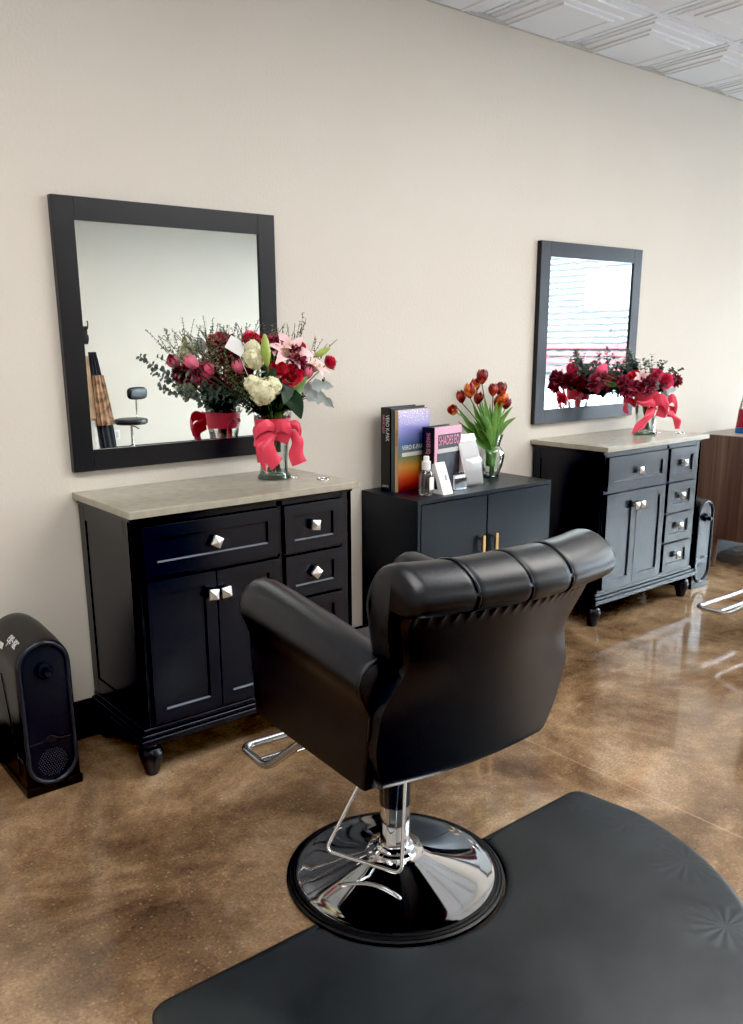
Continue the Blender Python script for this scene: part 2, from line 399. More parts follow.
for i in range(nw):
    a, c_ = WY0+i*ww, WY0+(i+1)*ww
    w = struct('window_%d' % (i+1), prism(B(), [(a, WZ0), (c_, WZ0), (c_, WZ0+.05), (a, WZ0+.05)], 'x', XR+.02, XR+.1), M['alum'])
    bm = B()
    for y in (a, c_-.03): box(bm, XR+.02, XR+.1, y, y+.03, WZ0, WZ1)
    box(bm, XR+.02, XR+.1, a, c_, WZ1-.05, WZ1)
    obj('window_frame', bm, M['alum'], w, smooth=False)
    obj('window_pane', box(B(), XR+.055, XR+.061, a+.02, c_-.02, WZ0+.04, WZ1-.04), M['pane'], w, smooth=False)
struct('baseboard_back', box(B(), XL, XR, -.014, 0, 0, .155, .004), M['baseb'])
struct('baseboard_front', box(B(), XL, XR, YB, YB+.014, 0, .155, .004), M['baseb'])
# ceiling: thermoformed coffered tiles in a tee grid
bm = B(); P = .645; X0 = 2.73-P*10; Y0 = -.475+P
box(bm, XL-.1, XR+.15, YB-.1, .1, HC+.03, HC+.1)
def ring(bm, cx, cy, prof, clipy):
    prev = None
    for s, z in prof:
        h_ = P/2-s
        v = [bm.verts.new((cx+sx*h_, min(clipy, cy+sy*h_), HC+z)) for sx, sy in ((-1, -1), (1, -1), (1, 1), (-1, 1))]
        if prev:
            for i in range(4): bm.faces.new((prev[i], prev[(i+1) % 4], v[(i+1) % 4], v[i]))
        prev = v
    bm.faces.new(prev)
prof = [(0, -.001), (.011, -.001), (.0115, .010), (.024, .010), (.028, -.002), (.055, -.002), (.058, -.009), (.108, -.009), (.111, -.016), (.140, -.016), (.143, -.022), (.162, -.022), (.166, -.018)]
for i in range(-2, 20):
    for j in range(0, 14):
        cx = X0+(i+.5)*P; cy = Y0-(j+.5)*P
        if cx+P/2 < XL or cx-P/2 > XR or cy-P/2 < YB-.3: continue
        ring(bm, cx, cy, prof, -.001)
struct('trim_2', box(B(), XL, XR, -.006, -.0005, HC-.022, HC+.012), mat('wall_angle_shade', (186, 185, 182), .6), smooth=False)  # grey tone paints the shadow gap between wall and ceiling
NORECALC.add('ceiling')
struct('ceiling', bm, M['ceil'], smooth=False)

# ------------------------------------------------------------------ vanity (local: x 0..0.94, front at -0.5)
def arch(x0, x1, y, z0, z1, inset=.05, d=.008):
    """shaker frame: a slab with a recessed panel, front face towards -y"""
    bm = B(); t = .018
    V = lambda x, yy, z: bm.verts.new((x, yy, z))
    o_ = [V(x0, y, z0), V(x1, y, z0), V(x1, y, z1), V(x0, y, z1)]
    i_ = [V(x0+inset, y, z0+inset), V(x1-inset, y, z0+inset), V(x1-inset, y, z1-inset), V(x0+inset, y, z1-inset)]
    p_ = [V(x0+inset+.003, y+d, z0+inset+.0042), V(x1-inset-.003, y+d, z0+inset+.0042), V(x1-inset-.003, y+d, z1-inset-.003), V(x0+inset+.003, y+d, z1-inset-.003)]
    k_ = [V(x0, y+t, z0), V(x1, y+t, z0), V(x1, y+t, z1), V(x0, y+t, z1)]
    for i in range(4):
        j = (i+1) % 4
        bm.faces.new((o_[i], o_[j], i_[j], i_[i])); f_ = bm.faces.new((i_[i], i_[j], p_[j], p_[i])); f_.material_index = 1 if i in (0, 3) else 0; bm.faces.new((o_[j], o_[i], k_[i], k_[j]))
    bm.faces.new(p_); bm.faces.new(list(reversed(k_)))
    bm.edges.ensure_lookup_table()
    es = [e for e in bm.edges if all(v in o_ for v in e.verts)]
    bmesh.ops.bevel(bm, geom=es, offset=.0022, segments=2, profile=.5, affect='EDGES')
    return bm
def knob_bm(x, y, z, rot):
    bm = B(); s = .0185
    v = [bm.verts.new((sx*s, -.024, sz*s)) for sx, sz in ((-1, -1), (1, -1), (1, 1), (-1, 1))]
    k = [bm.verts.new((sx*s, -.016, sz*s)) for sx, sz in ((-1, -1), (1, -1), (1, 1), (-1, 1))]
    tp = bm.verts.new((0, -.035, 0))
    for i in range(4):
        j = (i+1) % 4; bm.faces.new((v[i], v[j], tp)); bm.faces.new((k[i], k[j], v[j], v[i]))
    bm.faces.new(k)
    lb = B(); lathe(lb, [(.007, 0), (.005, .012), (.007, .018)], 12)
    xform(lb, Matrix.Rotation(PI/2, 4, 'X')); me = bpy.data.meshes.new('t'); lb.to_mesh(me); lb.free(); bm.from_mesh(me); bpy.data.meshes.remove(me)
    xform(bm, Matrix.Translation((x, y, z)) @ Matrix.Rotation(rot, 4, 'Y'))
    return bm
W, D, H = .94, .5, .956
def make_vanity(loc, label, rots):
    t = thing('vanity_cabinet', label, 'cabinet', loc, 0, 'black styling vanities')
    n_ = M['navy']
    bm = B(); yf = -.462; xa, xb = .015, .925
    # carcass: side panels, back, bottom and face frame
    for x0, x1 in ((xa, xa+.02), (xb-.02, xb)):
        box(bm, x0+.004, x1-.004, yf+.002, -.012, .15, .93)
        for (y0, y1, z0, z1) in ((yf, yf+.055, .15, .93), (-.065, -.012, .15, .93), (yf+.05, -.06, .86, .93), (yf+.05, -.06, .19, .25)):
            box(bm, x0, x1, y0, y1, z0, z1, .0015)
    box(bm, xa+.01, xb-.01, -.03, -.014, .15, .93)
    box(bm, xa+.01, xb-.01, yf+.02, -.02, .15, .17)
    for (x0, x1, z0, z1) in ((xa, .048, .17, .93), (.872, xb, .17, .93), (.58, .604, .19, .93), (.04, .88, .898, .93), (.04, .88, .17, .196), (.04, .59, .708, .722), (.595, .88, .706, .716), (.595, .88, .531, .54), (.595, .88, .362, .37)):
        box(bm, x0, x1, yf, yf+.02, z0, z1, .0012)
    box(bm, xa+.01, xb-.01, yf+.019, yf+.022, .18, .92)
    obj('carcass', bm, n_, t)
    bm = B()   # plinth moulding, stepped
    for (g, z0, z1, bv) in ((.0, .165, .186, .006), (.010, .150, .167, .005), (.019, .128, .152, .004)):
        box(bm, xa-g-.004, xb+g+.004, yf-g-.004, -.012, z0, z1, bv, 3)
    obj('plinth_moulding', bm, n_, t)
    bm = B(); box(bm, xa-.004, xb+.004, yf-.006, -.01, .916, .932, .003); obj('cornice', bm, n_, t)
    bm = B(); box(bm, 0, W, -D, -.001, .931, H, .003, 2); obj('countertop', bm, M['stone'], t)
    for (x, y) in ((.868, -.36), (.80, -.255)):
        bm = B(); r_ = .024 if x > .85 else .014
        tube(bm, [(x+r_*math.cos(a), y+r_*math.sin(a), H+.0015) for a in [2*PI*i/28 for i in range(28)]], .0022, 8, closed=True)
        g = obj('tool_grommet', bm, M['chrome'], t)
        obj('grommet_hole', lathe(B(), [(r_, 0), (r_, .0012), (0, .0012)], 28, (x, y, H)), M['rubber'], g)
    foot = [(.0, 0), (.021, 0), (.025, .006), (.029, .025), (.037, .05), (.042, .072), (.041, .09), (.034, .103), (.024, .109), (.023, .113), (.031, .117), (.033, .123), (.031, .13)]
    for x in (xa+.03, xb-.03):
        for y in (yf+.03, -.05): obj('turned_foot', lathe(B(), foot, 28, (x, y, 0)), n_, t)
    y = yf-.014; k = iter(rots)
    def front(nm, x0, x1, z0, z1, kx, kz, ins):
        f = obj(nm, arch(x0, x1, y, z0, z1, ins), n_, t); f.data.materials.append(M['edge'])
        obj('knob', knob_bm(kx, y+(.008 if 'draw' in nm else 0), kz, next(k)), M['knob'], f, smooth=False)
    front('drawer', .052, .578, .724, .896, .318, .811, .045)
    front('door', .052, .3135, .198, .706, .291, .627, .045)
    front('door', .3165, .578, .198, .706, .341, .627, .045)
    for z0, z1 in ((.718, .896), (.542, .704), (.372, .529), (.2, .36)):
        front('drawer', .606, .870, z0, z1, .738, (z0+z1)/2+.004, .042)
    return t
v1 = make_vanity((0, 0, 0), 'black vanity cabinet with greige stone top, nearest one under the large left mirror', [.5, .1, -.08, .12, .75, 0, 0])
X2 = 2.5155
v2 = make_vanity((X2, 0, 0), 'black vanity cabinet with stone top under the far right mirror, behind the chair back', [0]*7)

# ------------------------------------------------------------------ mirrors
def make_mirror(x0, x1, z0, z1, label):
    t = thing('wall_mirror', label, 'mirror', ((x0+x1)/2, 0, z0), 0, 'framed wall mirrors')
    w, h_, f, th = (x1-x0)/2, z1-z0, .076, .030
    for (a, b_, c_, d_) in ((-w, -w+f, 0, h_), (w-f, w, 0, h_)): obj('frame_stile', box(B(), a, b_, -th, -.001, c_, d_, .0015), M['frame'], t)
    for (c_, d_) in ((0, f), (h_-f, h_)): obj('frame_rail', box(B(), -w+f+.0006, w-f-.0006, -th, -.001, c_, d_, .0015), M['frame'], t)
    bm = B(); v = [bm.verts.new(p) for p in ((-w+f-.005, MIR, f-.005), (w-f+.005, MIR, f-.005), (w-f+.005, MIR, h_-f+.005), (-w+f-.005, MIR, h_-f+.005))]; bm.faces.new(v)
    obj('mirror_glass', bm, M['mirror'], t, smooth=False)
    return t
make_mirror(.0063, .8905, 1.0294, 1.9649, 'large square mirror in a wide black frame above the nearest vanity')
make_mirror(2.5095, 3.3914, 1.0365, 1.9716, 'mirror with bluish black frame above the far right vanity, reflecting bright windows')

# ------------------------------------------------------------------ low two-door cabinet
MX0, MX1, MZ = 1.342, 2.222, .813
t = thing('storage_cabinet', 'low charcoal two-door cabinet with gold handles between the two vanities', 'cabinet', (MX0, 0, 0))
w = MX1-MX0; d = .39; bm = B()
box(bm, 0, w, -d, -.005, MZ-.018, MZ, .0015); box(bm, 0, .018, -d, -.005, .04, MZ-.017, .001); box(bm, w-.018, w, -d, -.005, .04, MZ-.017, .001)
box(bm, .01, w-.01, -d, -.005, .04, .058); box(bm, .01, w-.01, -.02, -.006, .05, MZ-.01); box(bm, .03, w-.03, -d+.04, -.02, 0, .045)
obj('carcass', bm, M['mid'], t)
for x0, x1, hx in ((.020, w/2-.012, w/2-.052), (w/2-.006, w-.020, w/2+.034)):
    dr = obj('door', box(B(), x0, x1, -d-.002, -d+.016, .062, MZ-.022, .0015), M['mid'], t)
    bm = B(); box(bm, hx-.009, hx+.009, -d-.030, -d-.020, .475, .61, .0015); box(bm, hx-.005, hx+.005, -d-.024, -d, .482, .492); box(bm, hx-.005, hx+.005, -d-.024, -d, .590, .600)
    obj('handle', bm, M['gold'], dr)

# ------------------------------------------------------------------ walnut cabinet at far right
WX, WZ = 4.20, .867
t = thing('walnut_sideboard', 'walnut sideboard on tapered legs at the right edge, beyond the far vanity', 'cabinet', (WX, 0, 0))
bm = B(); box(bm, 0, 1.2, -.47, -.01, .187, WZ, .002); obj('case', bm, M['walnut'], t)
obj('top_edge', box(B(), -.002, 1.202, -.472, -.008, WZ-.001, WZ+.004, .001), mat('sideboard_top', (150, 142, 134), .4), t)
for x0, x1 in ((.01, .598), (.602, 1.19)): obj('door', box(B(), x0, x1, -.486, -.469, .2, WZ-.012, .002), M['walnut'], t)
for x in (.06, 1.14):
    for y in (-.16, -.40): obj('leg', lathe(B(), [(.011, 0), (.02, .188)], 16, (x, y, 0)), mat('leg_wood', (120, 92, 74), .5), t)
# flask on it
jb = Vector((4.415, -.20, WZ+.004))
t = thing('tonic_bottle', 'conical bottle with red liquid and blue base on the walnut sideboard, at the right edge', 'bottle', jb)
obj('blue_base', lathe(B(), [(.055, 0), (.056, .03), (.0545, .038)], 32), mat('blue_liquid', (36, 84, 130), .15), t)
obj('red_body', lathe(B(), [(.0545, .038), (.044, .155)], 32), mat('red_liquid', (140, 12, 42), .12), t)
obj('clear_neck', lathe(B(), [(.0445, .155), (.036, .20), (.028, .235), (.028, .26)], 32, cap=False), M['glass'], t)
obj('cap', lathe(B(), [(.030, .255), (.030, .285), (.0, .287)], 24), M['whitep'], t)

# ------------------------------------------------------------------ styling chair
def arm_profile():
    """closed XZ outline of an arm, outer side at -x"""
    pts = [(-.293, .468), (-.206, .468), (-.206, .74)]
    c_, r_ = (-.252, .784), .070
    for i in range(13):
        a = -.9+(PI+1.55)*i/12; pts.append((c_[0]+r_*math.cos(a), c_[1]+r_*math.sin(a)))
    pts += [(-.292, .70), (-.295, .63)]
    return pts
def sweep_profile(bm, prof, stations):
    """prof 2D (x,z); stations: (y, fn(x,z)->(x,z))"""
    R_ = []
    for y, f in stations:
        R_.append([bm.verts.new((f(x, z)[0], y+(f(x, z)[2] if len(f(x, z)) > 2 else 0), f(x, z)[1])) for x, z in prof])
    k = len(prof)
    for a, b_ in zip(R_, R_[1:]):
        for i in range(k): bm.faces.new((a[i], a[(i+1) % k], b_[(i+1) % k], b_[i]))
    bm.faces.new(R_[0]); bm.faces.new(list(reversed(R_[-1])))
    return bm
def make_arm(side):
    bm = B(); prof = [(x, z) for x, z in arm_profile()]
    cx, cz = -.245, .66
    def st(s, dz=0, rear=0):
        def f(x, z):
            hz = (z-.482)/.37; lo = max(0, 1-hz/.65)
            return (cx+(x-cx)*s+.012*lo*(1 if x < cx else 0), cz+(z-cz)*(1-(1-s)*.35)+dz*hz, rear*.035*lo**1.3)
        return f
    S = []
    for y, s, dz in ((-.300, .90, -.048), (-.295, .97, -.047), (-.280, 1, -.045), (-.1, 1, -.022), (.1, 1, -.004), (.20, 1, .004), (.255, 1, .006), (.277, .965, .005), (.289, .88, .002), (.293, .70, -.004)):
        S.append((y, st(s, dz, 1 if y < -.2 else 0)))
    sweep_profile(bm, prof, S)
    if side > 0: xform(bm, Matrix.Diagonal((-1, 1, 1, 1)))
    return bm
def back_outer(u, v):
    """outer back panel: u across -1..1, v 0 bottom..1 top"""
    x = (u*2-1); z = .454+v*.488
    sm = lambda q: max(0, min(1, q))**2*(3-2*max(0, min(1, q)))
    half = .288-.046*sm((z-.68)/.13)+.030*sm((z-.80)/.13)
    if v < .34:                                   # rounded lower corners
        q = (.34-v)/.34; half -= .055*q*q
    y = -.294-.120*v**1.5-.055*(1-x*x)*(.4+.6*v)
    if v < .10: y += (.10-v)**2*6
    pl = (.5+.5*math.sin((x+1)*.5*18*2*PI))**2*.011*max(0, (v-.935)/.065)**.8 if v > .935 else 0
    return Vector((x*half, y-pl, z))
def make_back():
    bm = B(); nu, nv = 180, 44
    V = [[bm.verts.new(back_outer(i/nu, j/nv)) for j in range(nv+1)] for i in range(nu+1)]
    Wv = [[bm.verts.new(back_outer(i/nu, j/nv)+Vector((0, .05, 0))) for j in range(nv+1)] for i in range(nu+1)]
    for i in range(nu):
        for j in range(nv):
            bm.faces.new((V[i][j], V[i+1][j], V[i+1][j+1], V[i][j+1])); bm.faces.new((Wv[i][j], Wv[i][j+1], Wv[i+1][j+1], Wv[i+1][j]))
        bm.faces.new((V[i][0], Wv[i][0], Wv[i+1][0], V[i+1][0])); bm.faces.new((V[i][nv], V[i+1][nv], Wv[i+1][nv], Wv[i][nv]))
    for j in range(nv):
        bm.faces.new((V[0][j], V[0][j+1], Wv[0][j+1], Wv[0][j])); bm.faces.new((V[nu][j], Wv[nu][j], Wv[nu][j+1], V[nu][j+1]))
    es = [e for e in bm.edges if len(e.link_faces) == 2 and e.calc_face_angle(0) > .9 and not (all(abs(v.co.z-.937) < .02 for v in e.verts))]
    bmesh.ops.bevel(bm, geom=es, offset=.012, segments=3, profile=.5, affect='EDGES', clamp_overlap=True)
    return bm
WELTS = (-.165, -.03, .095)
def roll_prof():
    # YZ outline of the padded backrest with its rolled-over top (closed)
    return smoothpts([(-.225, .60), (-.250, .78), (-.285, .93), (-.305, .985), (-.342, 1.028), (-.400, 1.040), (-.455, 1.018), (-.480, .982), (-.468, .950), (-.434, .936), (-.390, .932), (-.345, .85), (-.305, .70), (-.29, .60)], 5, closed=True)
def make_roll():
    bm = B(); prof = roll_prof(); hw = .300; R_ = []
    cy, cz = -.39, .96
    xs = []
    k = 120
    for i in range(k+1): xs.append(-hw+2*hw*i/k)
    for x in xs:
        e = (hw-abs(x)); s = 1
        if e < .03: s = math.sqrt(max(0, 1-((.03-e)/.03)**2))*.30+.70
        for wx in WELTS: s *= 1-.035*math.exp(-((x-wx)/.007)**2)
        s *= 1+.012*math.cos(x*20)
        dy = -.05*(1-(x/hw)**2)+.012; rg = []
        for y, z in [(p.x, p.y) for p in [Vector((q[0], q[1])) for q in prof]]:
            top = max(0, min(1, (z-.80)/.1))
            yy = cy+(y-cy)*s; zz = cz+(z-cz)*(s if z > .92 else 1)
            wide = .80+.20*max(0, min(1, (z-.66)/.27))**1.3
            rg.append(bm.verts.new((x*wide, yy+dy*top+(1-top)*dy*.6, zz)))
        R_.append(rg)
    n_ = len(prof)
    for a, b_ in zip(R_, R_[1:]):
        for i in range(n_): bm.faces.new((a[i], a[(i+1) % n_], b_[(i+1) % n_], b_[i]))
    bm.faces.new(R_[0]); bm.faces.new(list(reversed(R_[-1])))
    return bm
def welt_bm(wx):
    hw = .300; prof = roll_prof(); pts = []
    dy = -.05*(1-(wx/hw)**2)+.012
    for q in prof:
        if q[1] > .90: pts.append(Vector((wx, q[0]+dy, q[1])))
    pts = [p for p in pts if p.z > .935]
    pts.sort(key=lambda p: math.atan2(p.z-.982, p.y+.398-dy))
    c_ = Vector((wx, -.398+dy, .982))
    return tube(B(), [c_+(p-c_)*.982 for p in pts], .0034, 6)
def rounded_box(x0, x1, y0, y1, z0, z1, r_, seg=4): return box(B(), x0, x1, y0, y1, z0, z1, r_, seg)
def make_chair(loc, rz, label, dz=0, foot=(0, 0)):
    t = thing('styling_chair', label, 'chair', loc, rz, 'black hydraulic styling chairs')
    Z = lambda bm: xform(bm, Matrix.Translation((0, 0, dz)))
    R = .31
    obj('base_plate', lathe(B(), [(0, .012), (.272, .012), (.278, .016), (.281, .021), (.274, .0235), (.262, .024), (.24, .027), (.18, .041), (.12, .060), (.085, .074), (.078, .080), (.0, .082)], 96), M['chrome'], t)
    bm = lathe(B(), [(R-.004, .0), (R, .006), (R-.001, .012), (R-.008, .0145), (R-.0095, .0125), (R-.011, .0165), (R-.018, .018), (R-.0195, .016), (R-.021, .0195), (R-.028, .0205), (.279, .020), (.275, .010), (.275, 0)], 96, cap=False)
    obj('rubber_rim', bm, M['rubber'], t)
    obj('collar', lathe(B(), [(.060, .074), (.064, .080), (.064, .088), (.056, .092), (.056, .098), (.05, .104), (.043, .108)], 48), M['chrome'], t)
    obj('column', lathe(B(), [(.042, .08), (.042, .225), (.036, .228)], 40), M['chrome'], t)
    obj('piston_sleeve', Z(lathe(B(), [(.042, .225-dz*.9), (.044, .23-dz*.9), (.044, .3), (.045, .45), (.03, .455)], 40)), M['darkchrome'], t)
    bm = box(B(), -.16, .16, -.16, .16, .448, .464, .003); box(bm, -.07, .07, -.09, .09, .43, .45, .004)
    obj('mounting_plate', Z(bm), M['rubber'], t)
    # pump lever: U loop swinging from the column out to the side
    pts = [(-.02, .058, .40), (-.035, .052, .36), (-.185, .075, .105), (-.074, -.128, .10), (-.008, -.058, .36), (.0, -.05, .40)]
    obj('pump_lever', Z(tube(B(), fillet(pts, .025, 5), .0052, 10)) if not dz else tube(B(), fillet([(a, b_, c_+dz*max(0, (c_-.1)/.3)) for a, b_, c_ in pts], .025, 5), .0052, 10), M['chrome'], t)
    fx, fy = foot
    F = lambda x, y, z: (x+fx, y+fy, z)
    zf = .256
    bm = tube(B(), fillet([(-.15, .12, .455), F(-.225, .335, zf), F(-.225, .495, zf), F(.225, .495, zf), F(.225, .335, zf), (.15, .10, .455)], .04, 7), .0125, 12)
    tube(bm, [F(-.225, .385, zf), F(.225, .385, zf)], .0095, 12)
    obj('footrest', Z(bm), M['steel'], t)
    bm = box(B(), -.24, .24, -.26, .275, .464, .56, .012, 3); obj('seat_base', Z(bm), M['leatherS'], t)
    bm = rounded_box(-.205, .205, -.25, .285, .555, .655, .035, 5); obj('seat_cushion', Z(bm), M['leather'], t)
    for s in (-1, 1):
        a = obj('arm', Z(make_arm(s)), M['leather'], t, auto=60)
        pr_ = arm_profile(); cx, cz = -.245, .66
        ring_ = []
        for x, z in pr_[2:]:
            hz = (z-.482)/.37; lo = max(0, 1-hz/.65); ring_.append((-s*(cx+(x-cx)*.975+.012*lo*(1 if x < cx else 0)) if s > 0 else cx+(x-cx)*.975+.012*lo*(1 if x < cx else 0), -.295+.035*lo**1.3, cz+(z-cz)*.99-.045*hz))
        obj('piping', Z(tube(B(), ring_, .0035, 6)), M['welt'], a)
    obj('back_panel', Z(make_back()), M['leather'], t, auto=75)
    r_ = obj('backrest_roll', Z(make_roll()), M['leather'], t, auto=80)
    for wx in WELTS: obj('piping', Z(welt_bm(wx)), M['welt'], r_)
    return t
CB = (.33, -1.415, 0)
make_chair(CB, -.07, 'black leather styling chair with rolled back on chrome base, in the foreground on the mat')
make_chair((3.17, -1.42, 0), -.02, 'second black styling chair, only its chrome footrest showing at the right edge', -.085, (-.17, .03))

# ------------------------------------------------------------------ floor mat
def mat_outline():
    pts = []; cx, cy, r_ = 0, -.205, .80
    pts += fillet([(.311, -.04, 0), (.775, -.035, 0), (.806, -.20, 0)], .05, 6)[:-1]
    for i in range(1, 60):
        a = -PI*i/60; pts.append(Vector((r_*1.008*math.cos(a), cy+r_*math.sin(a), 0)))
    pts += fillet([(-.806, -.20, 0), (-.775, -.035, 0), (-.311, -.04, 0)], .05, 6)[1:]
    for i in range(1, 30):
        a = PI+.115+(PI-.23)*i/30; pts.append(Vector((.313*math.cos(a), .313*math.sin(a), 0)))
    return pts
bm = B(); OL = mat_outline()
cen = Vector((0, -.55, 0))
def off(pts, d):
    k = len(pts); out = []
    for i in range(k):
        t_ = pts[(i+1) % k]-pts[i-1]; n_ = Vector((-t_.y, t_.x, 0)).normalized(); out.append(pts[i]+n_*-d*SGN)
    return out
area = sum(OL[i-1].x*OL[i].y-OL[i].x*OL[i-1].y for i in range(len(OL)))
SGN = -1 if area > 0 else 1
rings = []
for d_, z in ((0, 0), (0, .004), (.004, .009), (.014, .0135), (.026, .0155)):
    rings.append([bm.verts.new((p.x, p.y, z)) for p in off(OL, d_)])
for a, b_ in zip(rings, rings[1:]):
    k = len(a)
    for i in range(k): bm.faces.new((a[i], a[(i+1) % k], b_[(i+1) % k], b_[i]))
f = bm.faces.new(rings[-1]); bm.faces.new(list(reversed(rings[0])))
tag(obj('floor_mat', bm, M['mat'], None, loc=CB, auto=50), 'black half-round vinyl floor mat with embossed flowers under the foreground chair', 'mat')

# ------------------------------------------------------------------ stationary vacuums (local: front at y=0, centre x=0)
def make_vac(loc, label, text_side=True):
    t = thing('stationary_vacuum', label, 'vacuum', loc, 0, 'black upright floor vacuums')
    w, h_, dp = .0915, .543, .30
    def outline(ins, zb):
        r_ = w-ins; pts = [(-r_, zb), (r_, zb)]
        for i in range(17):
            a = PI*i/16; pts.append((r_*math.cos(a), h_-w+r_*math.sin(a)*1.0))
        return pts
    bm = B(); o_ = outline(0, .03); k = len(o_)
    # shell: arch that swells slightly and rises to the rear
    R_ = []
    for y, s, rise in ((0, .97, -.004), (.012, 1, 0), (.10, 1.0, .012), (.22, 1.0, .02), (dp-.015, .985, .018), (dp, .94, .008)):
        R_.append([bm.verts.new((x*s, y, z+(rise if z > .3 else 0))) for x, z in o_])
    for a, b_ in zip(R_, R_[1:]):
        for i in range(k): bm.faces.new((a[i], a[(i+1) % k], b_[(i+1) % k], b_[i]))
    bm.faces.new(R_[0]); bm.faces.new(list(reversed(R_[-1])))
    obj('housing', bm, M['blackp'], t)
    bm = B(); box(bm, -w-.004, w+.004, -.006, dp, 0, .034, .004); obj('foot_base', bm, M['blackp'], t)
    for s in (-1, 1):
        bm = B(); prism(bm, [(.05, .06), (.27, .06), (.27, .37), (.16, .40)], 'x', s*w-.003, s*w+.0012, .001); obj('side_recess', bm, M['rubber'], t)
    # front bezel: stadium loop
    loop = []
    r_ = w-.012
    for i in range(17):
        a = PI*i/16; loop.append((r_*math.cos(a), -.004, h_-w+r_*math.sin(a)))
    rb = r_
    for i in range(17):
        a = PI+PI*i/16; loop.append((rb*math.cos(a), -.004, .115+rb*math.sin(a)))
    obj('front_bezel', tube(B(), loop, .0085, 10, closed=True), mat('bezel_highlight', (34, 38, 46), .2), t)  # lighter than the panel: rim highlights are put into the colour
    bm = prism(B(), [(p[0]*.97, p[2]) for p in loop], 'y', -.003, .002); obj('front_panel', bm, M['blackg'], t)
    bm = lathe(B(), [(.026, 0), (.026, .012), (.022, .018), (.0, .018)], 32); xform(bm, Matrix.Translation((.0, -.003, .435)) @ Matrix.Rotation(PI/2, 4, 'X'))
    kn = obj('dial', bm, M['blackg'], t)
    bm = lathe(B(), [(.013, .016), (.013, .036), (.010, .040), (.0, .040)], 24); xform(bm, Matrix.Translation((.003, -.003, .432)) @ Matrix.Rotation(PI/2, 4, 'X'))
    obj('button', bm, M['blackg'], kn)
    obj('bin_seam', tube(B(), smoothpts([(-.07, -.004, .185), (-.03, -.004, .187), (0, -.004, .202), (.03, -.004, .187), (.07, -.004, .185)], 6), .002, 6), M['blackp'], t)
    bm = B(); grid(bm, lambda u, v: Vector(((u-.5)*.06, -.006, .188+(.010 if v > .5 else -.010)*math.sin(PI*u))), 14, 1); obj('finger_grip', bm, M['rubber'], t)
    bm = B()
    for i in range(-6, 7):
        for j in range(-6, 7):
            x, z = (i+(j % 2)*.5)*.0085, j*.0075
            if x*x+z*z < .049**2: lathe(bm, [(.0026, 0), (0, .001)], 6, (0, 0, 0), cap=False) if False else None
            if x*x+z*z < .049**2:
                q = [bm.verts.new((x+.0027*math.cos(a), -.0042, .108+z+.0027*math.sin(a))) for a in [PI/3*kk for kk in range(6)]]; bm.faces.new(q)
    o = obj('exhaust_grille', bm, mat('grille_dots', (58, 62, 70), .4), t, smooth=False)
    if text_side:
        tx = text('brand_lettering', 'eye-vac', .060, Matrix.Identity(4), M['text'], t, extrude=.0003, sx=.44, align='CENTER')
        ST = ((-.1, -.004), (0, -.004), (.012, 0), (.10, .012), (.22, .02), (.3, .02))
        def rise(y):
            for (y0, r0), (y1, r1) in zip(ST, ST[1:]):
                if y <= y1: return r0+(r1-r0)*(y-y0)/(y1-y0)
            return .02
        for v in tx.data.vertices:
            y = .082-v.co.x; an = .72-v.co.y/w; rr = w+.0012+v.co.z
            v.co = Vector((-rr*math.sin(an), y, h_-w+rise(y)+rr*math.cos(an)))
        ex = Vector((0, -1, .06)).normalized()
        ang = 1.18; px_, pz_ = -(w+.0008)*math.sin(ang), h_-w+.015+(w+.001)*math.cos(ang); nrm = Vector((-math.sin(ang), 0, math.cos(ang))); ey = nrm.cross(ex)
        bm = box(B(), -.03, .03, -.010, .010, -.0004, .0012); xform(bm, basis((px_, .155, pz_), ex, ey)); obj('sticker', bm, M['text'], t, smooth=False)
        text('side_lettering', 'eye-vac', .03, basis((-w-.0016, .05, .13), (0, -1, 0), (0, 0, 1)), mat('dim_print', (70, 72, 78), .5), t, align='CENTER')
    return t
va = make_vac((-.263, -.33, 0), 'black arched stationary vacuum against the wall left of the nearest vanity')
dup(va, (3.665, -.40, 0), 0, 'black arched stationary vacuum half hidden behind the right side of the far vanity', skip=('brand_lettering', 'sticker'))

# ------------------------------------------------------------------ books and small things on the low cabinet
def make_book(name, label, x, y, rz, thick, width, height, spine_m, cover_m, group):
    """spine faces -x, front cover faces -y; local origin at the front spine corner"""
    t = thing(name, label, 'book', (x, y, MZ), rz, group)
    bm = B(); box(bm, 0, .003, 0, thick, 0, height, .001); obj('spine', bm, spine_m, t)
    obj('front_cover', box(B(), .0, width, 0, .0025, 0, height, .0008), cover_m, t)
    obj('rear_cover', box(B(), .0, width, thick-.0025, thick, 0, height, .0008), spine_m, t)
    obj('pages', box(B(), .003, width-.006, .0025, thick-.0025, .004, height-.005), M['page'] if spine_m != M['bookblack'] else M['bookgrey'], t, smooth=False)
    return t
rz = .12
bA = make_book('ring_binder', 'tall black binder with white lettering on its spine, leftmost on the low cabinet', 1.414, -.125, rz, .058, .235, .377, M['bookblack'], M['bookblack'], None)
text('spine_title', 'VERO K-PAK', .030, basis((-.001, .018, .345), (0, 0, -1), (0, -1, 0)), M['text'], bA, sx=.70)
text('spine_subtitle', 'CHROME COLOR', .017, basis((-.001, .041, .345), (0, 0, -1), (0, -1, 0)), M['pinktext'], bA, sx=.62)
text('spine_maker', 'JOICO', .013, basis((-.001, .029, .022), (0, -1, 0), (0, 0, 1)), M['text'], bA, align='CENTER')
make_book('swatch_book', 'thin grey-green book squeezed between the black binder and the rainbow book', 1.419, -.1455, rz, .019, .225, .368, M['bookteal'], M['bookteal'], None)
bC = make_book('colour_chart_book', 'tall book with tan spine and rainbow gradient cover on the low cabinet', 1.424, -.168, rz, .021, .215, .366, M['booktan'], M['rainbow'], None)
